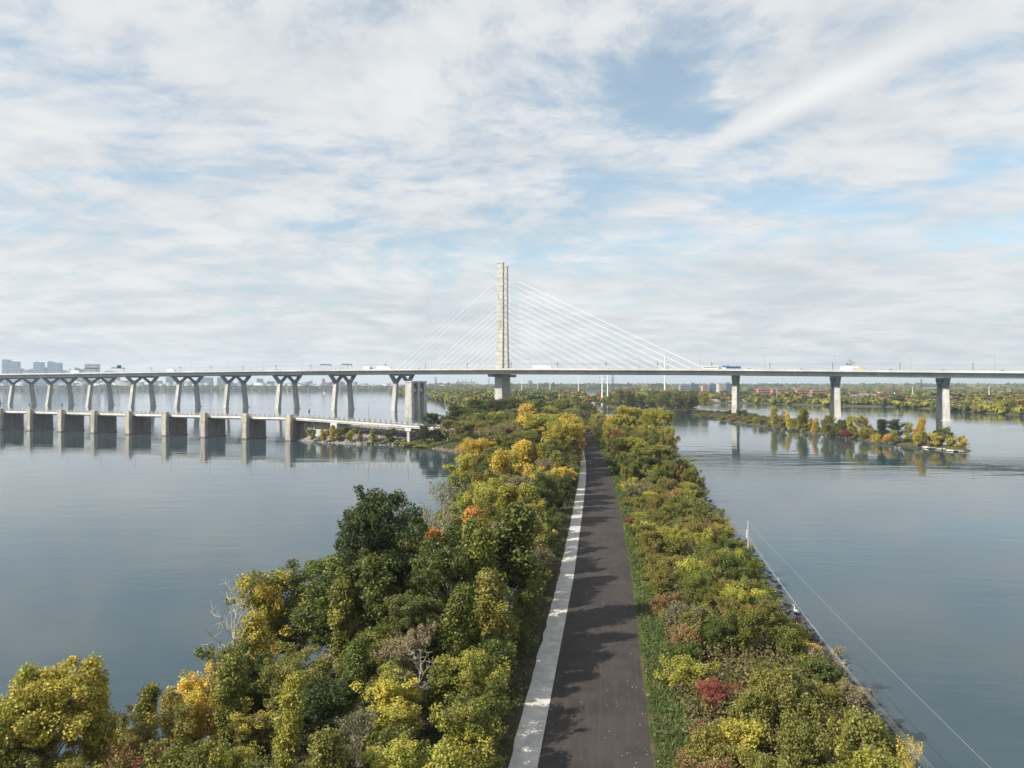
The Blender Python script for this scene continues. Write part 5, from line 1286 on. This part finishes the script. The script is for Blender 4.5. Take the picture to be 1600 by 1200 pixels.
# pale slab rocks at the island tip and single boulders in the gap of the right bank
def rock(px, py, s, mat, lab, zb=0.1, grp=None, sc=(1, 1, .7)):
    Y = (CAMZ-zb)*F/(py-600); me = rocks[cntr[0] % 6].copy(); cntr[0] += 1
    o = link_mesh('boulder', me, mat); o.location = (X_at(px, Y), Y, zb); o.scale = (s*sc[0], s*sc[1], s*sc[2]); o.rotation_euler = (0, 0, random.random()*6); tag(o, lab, 'boulder', grp); return o
cntr = [0]
GR = 'boulders along the right bank'
rock(1245, 970, 1.25, 'darkrock', 'dark wet boulder the egret stands on', .25, GR); rock(1252, 979, 1.0, 'darkrock', 'dark wet boulder just below the egret rock', .15, GR)
rock(1233, 966, .9, 'rock', 'long brown boulder under the yellow bush left of the egret', .6, GR, (1.8, .7, .6))
for i, (a, b, s, m, l) in enumerate(((1262, 995, .6, 'darkrock', 'small dark boulder below the egret rocks'), (1270, 1012, .7, 'rock', 'grey boulder in upper part of the riprap gap'), (1276, 1024, .7, 'darkrock', 'dark boulder above the pale flat ones'),
                                   (1286, 1044, .75, 'palerock', 'pale grey boulder at the top of the flat group'), (1295, 1054, .95, 'palerock', 'largest pale flat boulder on the right bank'), (1311, 1061, .8, 'rock', 'grey boulder right of the largest pale one'), (1303, 1050, .6, 'darkrock', 'dark stone behind the largest pale boulder'),
                                   (1340, 1098, .85, 'rock', 'brown boulder lower down beside the wires'), (1346, 1110, .8, 'darkrock', 'dark wet boulder at the lower end of bank'), (1356, 1122, .75, 'darkrock', 'lowest dark wet boulder of the right bank'), (1284, 1034, .55, 'rock', 'small grey stone above the pale group'))):
    rock(a, b, s, m, l, .25, GR)
GT = 'pale slabs at the island tip'
for i in range(9):
    px = 1450+i*6.5; Y = 330-i*2.0; o = rock(px+random.uniform(-2, 2), 600+29.6*F/Y+random.uniform(-1.2, .8), random.uniform(.8, 1.9), ('palerock', 'rock')[i % 2], f'pale rock slab at the island tip, {["first", "second", "third", "fourth", "fifth", "sixth", "seventh", "eighth", "last"][i]} counted towards the tip', .4, GT, (1.6, .8, .45))
GS = 'pale driftwood and stones on the left sand'
for i, (a, b, l) in enumerate(((373, 1082, 'white stone on the sandy bank below the dead tree'), (383, 1112, 'flat white driftwood on the sandy bank'), (330, 1122, 'pale stone low on the sandy bank'))):
    rock(a, b, .5, 'palerock', l, .6, GS, (1.8, .6, .5))

# ------------------------------------------------------------------ ground cover and grass
def scatter_cover(name, n, area, size, hz_, mat, colour, poly_d=1.2, alpha=.25, blades=False, cond=None):
    X_ = rng.uniform(area[0], area[1], n*3); Y_ = area[2]+(area[3]-area[2])*rng.random(n*3)**1.5
    ok = seg_dist(X_, Y_, DYKE) > poly_d; ok &= (np.abs(X_)*F/Y_ < 860)
    pd = X_-path_x(Y_); pw = path_w(Y_)/2
    ok &= (pd > pw+.25) | (pd < -pw-2.15)
    if cond is not None: ok &= cond(X_, Y_, pd, pw)
    X_, Y_ = X_[ok][:n], Y_[ok][:n]; n_ = len(X_); Z_ = ground_h(X_, Y_)+.02
    sz = size*(.6+.8*rng.random(n_))*(1+Y_/260)
    if blades:
        a = rng.random(n_)*6.28; dx, dy = np.cos(a)*sz*.16, np.sin(a)*sz*.16; lx, ly = rng.normal(size=n_)*sz*.45, rng.normal(size=n_)*sz*.45
        V = np.stack([np.stack([X_-dx, Y_-dy, Z_], -1), np.stack([X_+dx, Y_+dy, Z_], -1), np.stack([X_+lx, Y_+ly, Z_+sz*1.3], -1)], 1).reshape(-1, 3); Q = np.arange(n_*3).reshape(-1, 3)
    else:
        Z_ = Z_+rng.random(n_)**1.5*hz_
        nrm = rng.normal(size=(n_, 3))*.7+np.array([-.1, -.1, 1]); nrm /= np.linalg.norm(nrm, axis=1)[:, None]
        u = np.cross(nrm, rng.normal(size=(n_, 3))); u /= np.linalg.norm(u, axis=1)[:, None]; v = np.cross(nrm, u); s = sz[:, None]; p = np.stack([X_, Y_, Z_], -1)
        V = np.stack([p-u*s*.6, p-v*s*.4, p+u*s*.6, p+v*s*.4], 1).reshape(-1, 3); Q = np.arange(n_*4).reshape(-1, 4)
    patch = np.clip(.5+.5*wob(X_, Y_, .45, 2.)+rng.normal(size=n_)*.12, 0, 1)
    me = np_mesh(name, V, Q, np.stack([patch, rng.random(n_), 0*X_], -1)); o = link_mesh(name, me, mat); o.color = (*colour, alpha); tag(o, kind='stuff'); return o
scatter_cover('undergrowth', 110000, (-45, 60, 38, 330), .20, .55, 'leaf', (.085, .085, .026), alpha=.10)
scatter_cover('brush_on_right_bank', 120000, (8, 56, 40, 230), .16, 1.7, 'leaf', (.13, .115, .035), poly_d=.6, alpha=.12, cond=lambda x, y, pd, pw: pd > pw+2.6)
scatter_cover('grass_verge', 90000, (6, 40, 38, 330), .22, 0, 'grass', (.10, .17, .028), blades=True, alpha=0, cond=lambda x, y, pd, pw: (pd > pw+.05+.25*wob(y, x, 1.0)) & (pd < pw+2.9+.6*wob(x, y, .7)))
scatter_cover('weeds_on_the_bank', 9000, (-75, -20, 330, 352), .5, .3, 'leaf', (.13, .15, .03), poly_d=2.0, alpha=.1)
# leaf litter on the asphalt
n_ = 260; Y_ = 44+rng.random(n_)**1.7*160; pd = (rng.random(n_)**.5)*path_w(Y_)*np.where(rng.random(n_) < .75, 1, -1)/2; X_ = path_x(Y_)+pd
V = []; 
for x, y in zip(X_, Y_):
    a = random.random()*6.28; s = random.uniform(.03, .075)
    V += [(x+s*math.cos(a), y+s*math.sin(a), 4.06), (x-s*.6*math.sin(a), y+s*.6*math.cos(a), 4.065), (x-s*math.cos(a), y-s*math.sin(a), 4.075), (x+s*.6*math.sin(a), y-s*.6*math.cos(a), 4.06)]
me = np_mesh('fallen_leaves', np.array(V), np.arange(len(V)).reshape(-1, 4), np.stack([rng.random(n_), rng.random(n_), 0*Y_], -1)); o = link_mesh('fallen_leaves', me, 'leaf'); o.color = (.5, .45, .3, .2); tag(o, kind='stuff')

# ------------------------------------------------------------------ utility poles and wires
POLES = [(36.6, 110, 1.2, 8.8, 'weathered wooden utility pole beside the orange tree'), (45.8, 190, 1.5, 6.6, 'short utility pole beside the brown bush at right shore')]
for x, y, z, top, lab in POLES:
    r = tag(empty('utility_pole', (x, y, z)), lab, 'utility pole', 'utility poles on the right bank')
    m_ = MB(); m_.tube((0, 0, -.5), (0, 0, top-z), .17, .12, 10); m_.build('post', 'wood', r)
    for k in range(4):
        m_ = MB(); m_.tube((-.22, 0, top-z-1.6-.32*k), (-.22, 0, top-z-1.42-.32*k), .09, .07, 8); m_.build('insulator', 'white', r)
    m_ = MB(); m_.box((-.12, 0, top-z-2.1), (.08, .1, 1.5)); m_.build('bracket', 'galv', r)
def wire(a, b, sag, rad, lab, n=18):
    m_ = MB(); a, b = Vector(a), Vector(b); pp = [a.lerp(b, i/n)-Vector((0, 0, sag*4*(i/n)*(1-i/n))) for i in range(n+1)]
    for i in range(n): m_.tube(pp[i], pp[i+1], rad, rad, 4, cap=False)
    return tag(m_.build('overhead_wire', 'galv'), lab, 'wire', 'wires along the right bank')
ends = [(23.2, 28), (23.9, 28), (24.6, 28), (25.3, 28)]
for i in range(4):
    wire((36.3+.05*i, 110, 7.2-.32*i), (22.9+.28*i, 28, 7.0), 1.2, .010, ['uppermost of four parallel wires from the utility pole', 'second of four parallel wires below the topmost', 'third of four parallel wires above the lowest', 'lowest of the four parallel wires along the bank'][i])
wire((36.6, 110, 8.7), (24.9, 28, 9.0), .5, .011, 'single higher wire running apart from the four parallel ones')
for i in range(4): wire((36.45, 110, 7.2-.32*i), (45.6, 190, 5.0-.32*i), .9, .015, ['top wire between the two utility poles', 'second wire between the two utility poles', 'third wire between the two utility poles', 'bottom wire between the two utility poles'][i])
r = tag(empty('utility_pole', (24.2, 28, 2)), 'weathered wooden utility pole carrying the near wire ends', 'utility pole', 'utility poles on the right bank'); m_ = MB(); m_.tube((0, 0, -2), (0, 0, 7.5), .17, .12, 10); m_.build('post', 'wood', r)
for i, (Y, l) in enumerate(((88, 'small pale wire spacer nearer the utility pole'), (62, 'small pale wire spacer lower down the wires'))):
    t_ = (110-Y)/82; x = 36.45+(23.6-36.45)*t_; z = 6.7-1.2*4*t_*(1-t_)
    m_ = MB(); m_.box((x, Y, z), (.02, .02, .55)); m_.box((x, Y, z+.12), (.36, .02, .03)); tag(m_.build('wire_spacer', 'white'), l, 'spacer', 'wire spacers')

# ------------------------------------------------------------------ egret
ex, ey, ez = X_at(1244, 88.5), 88.5, .95
m_ = MB(); eg = tag(empty('egret', (ex, ey, ez), R(200)), 'white egret standing on a dark wet rock', 'bird')
def body_of(pts, n=10):
    rings = []
    for i, (x, z, r_, fl) in enumerate(pts):
        rings.append([(x+0*math.cos(2*math.pi*k/n), r_*fl*math.cos(2*math.pi*k/n), z+r_*math.sin(2*math.pi*k/n)) for k in range(n)])
    q = MB(); q.loft(rings); return q
b_ = MB(); pr = [(-.34, .30, .02), (-.22, .40, .07), (-.08, .48, .125), (.06, .54, .13), (.16, .60, .08), (.20, .68, .045), (.17, .80, .035), (.13, .90, .033), (.17, .99, .035), (.24, 1.03, .045), (.31, 1.03, .03)]
rings = []
for i, (x, z, r_) in enumerate(pr):
    a = pr[max(i-1, 0)]; c = pr[min(i+1, len(pr)-1)]; tx, tz = c[0]-a[0], c[1]-a[1]; L = math.hypot(tx, tz); nx, nz = -tz/L, tx/L
    rings.append([(x+nx*r_*math.sin(2*math.pi*k/10), .85*r_*math.cos(2*math.pi*k/10), z+nz*r_*math.sin(2*math.pi*k/10)) for k in range(10)])
b_.loft(rings); b_.build('body', 'egret', eg, True)
m_ = MB(); m_.tube((.30, 0, 1.03), (.45, 0, 1.01), .02, .004, 6); m_.build('bill', 'bill', eg)
for e in (-1, 1):
    m_ = MB(); m_.tube((.0, e*.05, .42), (-.03, e*.05, .2), .014, .011, 5); m_.tube((-.03, e*.05, .2), (.02, e*.05, 0), .011, .011, 5); m_.tube((.02, e*.05, .005), (.1, e*.06, .005), .01, .006, 4); m_.build('leg', 'black', eg)
eg.scale = (1.5, 1.5, 1.5)

# ------------------------------------------------------------------ cyclist
CX, CY, CZ = 24.1, 218.0, 4.05
bk = tag(empty('bicycle', (CX, CY, CZ), R(90-6)), 'dark road bicycle ridden up the asphalt path', 'bicycle')
for x, nm in ((-.5, 'wheel'), (.52, 'wheel')):
    q = empty('wheel', (x, 0, .34)); q.parent = bk
    m_ = MB(); n = 20
    for k in range(n):
        a0, a1 = 2*math.pi*k/n, 2*math.pi*(k+1)/n; m_.tube((.33*math.cos(a0), 0, .33*math.sin(a0)), (.33*math.cos(a1), 0, .33*math.sin(a1)), .018, .018, 5, cap=False)
    m_.build('tyre', 'black', q); m_ = MB()
    for k in range(8): a0 = math.pi*k/8; m_.tube((.31*math.cos(a0), 0, .31*math.sin(a0)), (-.31*math.cos(a0), 0, -.31*math.sin(a0)), .003, .003, 3)
    m_.tube((0, -.04, 0), (0, .04, 0), .03, .03, 8); m_.build('spokes', 'silver', q)
m_ = MB()
for a, b in (((-.5, .34), (-.05, .32)), ((-.5, .34), (-.17, .82)), ((-.05, .32), (-.2, .9)), ((-.05, .32), (.38, .80)), ((-.18, .82), (.36, .86)), ((.36, .88), (.52, .34))): m_.tube((a[0], 0, a[1]), (b[0], 0, b[1]), .022, .02, 6)
m_.build('frame', 'red', bk)
m_ = MB(); m_.box((-.22, 0, .95), (.26, .13, .05), 0, (.8, .7)); m_.build('saddle', 'black', bk)
m_ = MB(); m_.tube((.36, 0, .88), (.37, 0, 1.0), .016, .016); m_.tube((.40, -.22, 1.0), (.40, .22, 1.0), .014, .014); m_.tube((.40, -.22, 1.0), (.5, -.22, .95), .014, .014); m_.tube((.40, .22, 1.0), (.5, .22, .95), .014, .014); m_.build('handlebar', 'black', bk)
m_ = MB(); m_.tube((-.05, -.1, .32), (-.05, .1, .32), .02, .02); m_.tube((-.05, -.1, .32), (.08, -.12, .22), .012, .012); m_.tube((-.05, .1, .32), (-.18, .12, .42), .012, .012); m_.box((.08, -.15, .22), (.1, .1, .02)); m_.box((-.18, .15, .42), (.1, .1, .02)); m_.build('pedals', 'black', bk)
pe = tag(empty('person', (CX, CY, CZ), R(90-6)), 'cyclist in red top, dark shorts and helmet riding away from view', 'person')
def skin_mesh(name, pts, edges, mat, parent, root=0, sub=1):
    me = bpy.data.meshes.new(name); me.from_pydata([p[:3] for p in pts], edges, []); o = bpy.data.objects.new(name, me); COL.objects.link(o)
    md = o.modifiers.new('skin', 'SKIN'); 
    if not me.skin_vertices: 
        bpy.context.view_layer.objects.active = o
    sv = me.skin_vertices[0].data if me.skin_vertices else None
    if sv:
        for i, p in enumerate(pts): sv[i].radius = (p[3], p[3] if len(p) < 5 else p[4]); sv[i].use_root = (i == root)
    s2 = o.modifiers.new('sub', 'SUBSURF'); s2.levels = sub; s2.render_levels = sub
    dg = bpy.context.evaluated_depsgraph_get(); nm = bpy.data.meshes.new_from_object(o.evaluated_get(dg)); bpy.data.objects.remove(o)
    nm.name = name; nm.materials.clear(); nm.materials.append(M[mat]); nm.polygons.foreach_set('use_smooth', [True]*len(nm.polygons))
    ob = bpy.data.objects.new(name, nm); COL.objects.link(ob); ob.parent = parent; return ob
body = [(-.2, 0, 1.02, .13), (-.08, 0, 1.22, .13), (.06, 0, 1.42, .15), (.13, 0, 1.52, .07), (.20, 0, 1.66, .095),
        (-.16, .1, 1.0, .10), (.2, .12, .80, .075), (.04, .12, .42, .05), (-.14, .13, .45, .035),
        (-.16, -.1, 1.0, .10), (.22, -.12, .66, .075), (.02, -.12, .28, .05), (.16, -.13, .23, .035),
        (.08, .19, 1.44, .065), (.22, .24, 1.22, .045), (.42, .21, 1.04, .035), (.08, -.19, 1.44, .065), (.22, -.24, 1.22, .045), (.42, -.21, 1.04, .035)]
ed = [(0, 1), (1, 2), (2, 3), (3, 4), (0, 5), (5, 6), (6, 7), (7, 8), (0, 9), (9, 10), (10, 11), (11, 12), (2, 13), (13, 14), (14, 15), (2, 16), (16, 17), (17, 18)]
skin_mesh('body', body, ed, 'skin', pe)
skin_mesh('jersey', [(-.2, 0, 1.04, .145), (-.08, 0, 1.22, .15), (.05, 0, 1.42, .17), (.08, .2, 1.44, .08), (.18, .24, 1.28, .062), (.08, -.2, 1.44, .08), (.18, -.24, 1.28, .062)], [(0, 1), (1, 2), (2, 3), (3, 4), (2, 5), (5, 6)], 'red', pe)
skin_mesh('shorts', [(-.2, 0, 1.0, .15), (-.14, .1, .99, .115), (.1, .12, .86, .095), (-.14, -.1, .99, .115), (.1, -.12, .76, .095)], [(0, 1), (1, 2), (0, 3), (3, 4)], 'black', pe)
m_ = MB(); m_.loft([[(.2+r_*1.2*math.cos(a), r_*math.sin(a), z) for a in [2*math.pi*k/12 for k in range(12)]] for r_, z in ((.115, 1.69), (.12, 1.74), (.09, 1.80), (.03, 1.83))]); m_.build('helmet', 'black', pe, True)

# ------------------------------------------------------------------ small signs, buoys
r = tag(empty('notice_sign', (X_at(934, 352), 352, 4.0), R(0)), 'small white notice board on a post right of the path', 'sign'); m_ = MB(); m_.tube((0, 0, 0), (0, 0, 1.5), .05, .05); m_.build('post', 'galv', r)
m_ = MB(); m_.box((0, -.08, 2.0), (1.5, .06, 2.1)); m_.build('board', 'white', r)
r = tag(empty('barrier_gate', (X_at(921, 470), 470, 4.0), R(0)), 'small white barrier at the far bend of the path', 'gate'); m_ = MB()
m_.box((0, 0, .9), (3.6, .15, .5)); m_.build('bar', 'white', r)
for e in (-1, 1): m_ = MB(); m_.box((e*1.6, 0, .5), (.2, .2, 1.0)); m_.build('post', 'white', r)
for px, py, l in ((97, 633, 'dark channel buoy between the second and third W pier'), (483, 643, 'dark channel buoy left of the eighth W pier'), (694, 637, 'small dark buoy in the bay near the mast'), (46, 633, 'dark channel buoy near the leftmost W pier')):
    Y = CAMZ*F/(py-600); r = tag(empty('buoy', (X_at(px, Y), Y, 0)), l, 'buoy', 'channel buoys'); m_ = MB(); m_.tube((0, 0, -.4), (0, 0, .8), 1.1, 1.0, 12); m_.build('float', 'dark', r)
    m_ = MB(); m_.tube((0, 0, .8), (0, 0, 3.2), .7, .3, 8); m_.build('cage', 'dark', r)
r = tag(empty('sailboat', (X_at(507, 2300), 2300, 0)), 'small white sailboat with tall bare mast under the bridge', 'boat'); m_ = MB(); m_.loft([[(-6, -1, 0), (-6, 1, 0), (-6, 1.6, 2), (-6, -1.6, 2)], [(3, -1.2, 0), (3, 1.2, 0), (3, 1.9, 2.2), (3, -1.9, 2.2)], [(8, -.1, .5), (8, .1, .5), (8, .2, 2.6), (8, -.2, 2.6)]]); m_.build('hull', 'white', r)
m_ = MB(); m_.box((-1, 0, 3), (5, 2, 1.6)); m_.build('cabin', 'white', r); m_ = MB(); m_.tube((1, 0, 2), (1, 0, 22), .25, .12); m_.build('mast', 'dark', r)

print('objects', len(S.objects), 'plants', cnt, 'fill', len(fill))
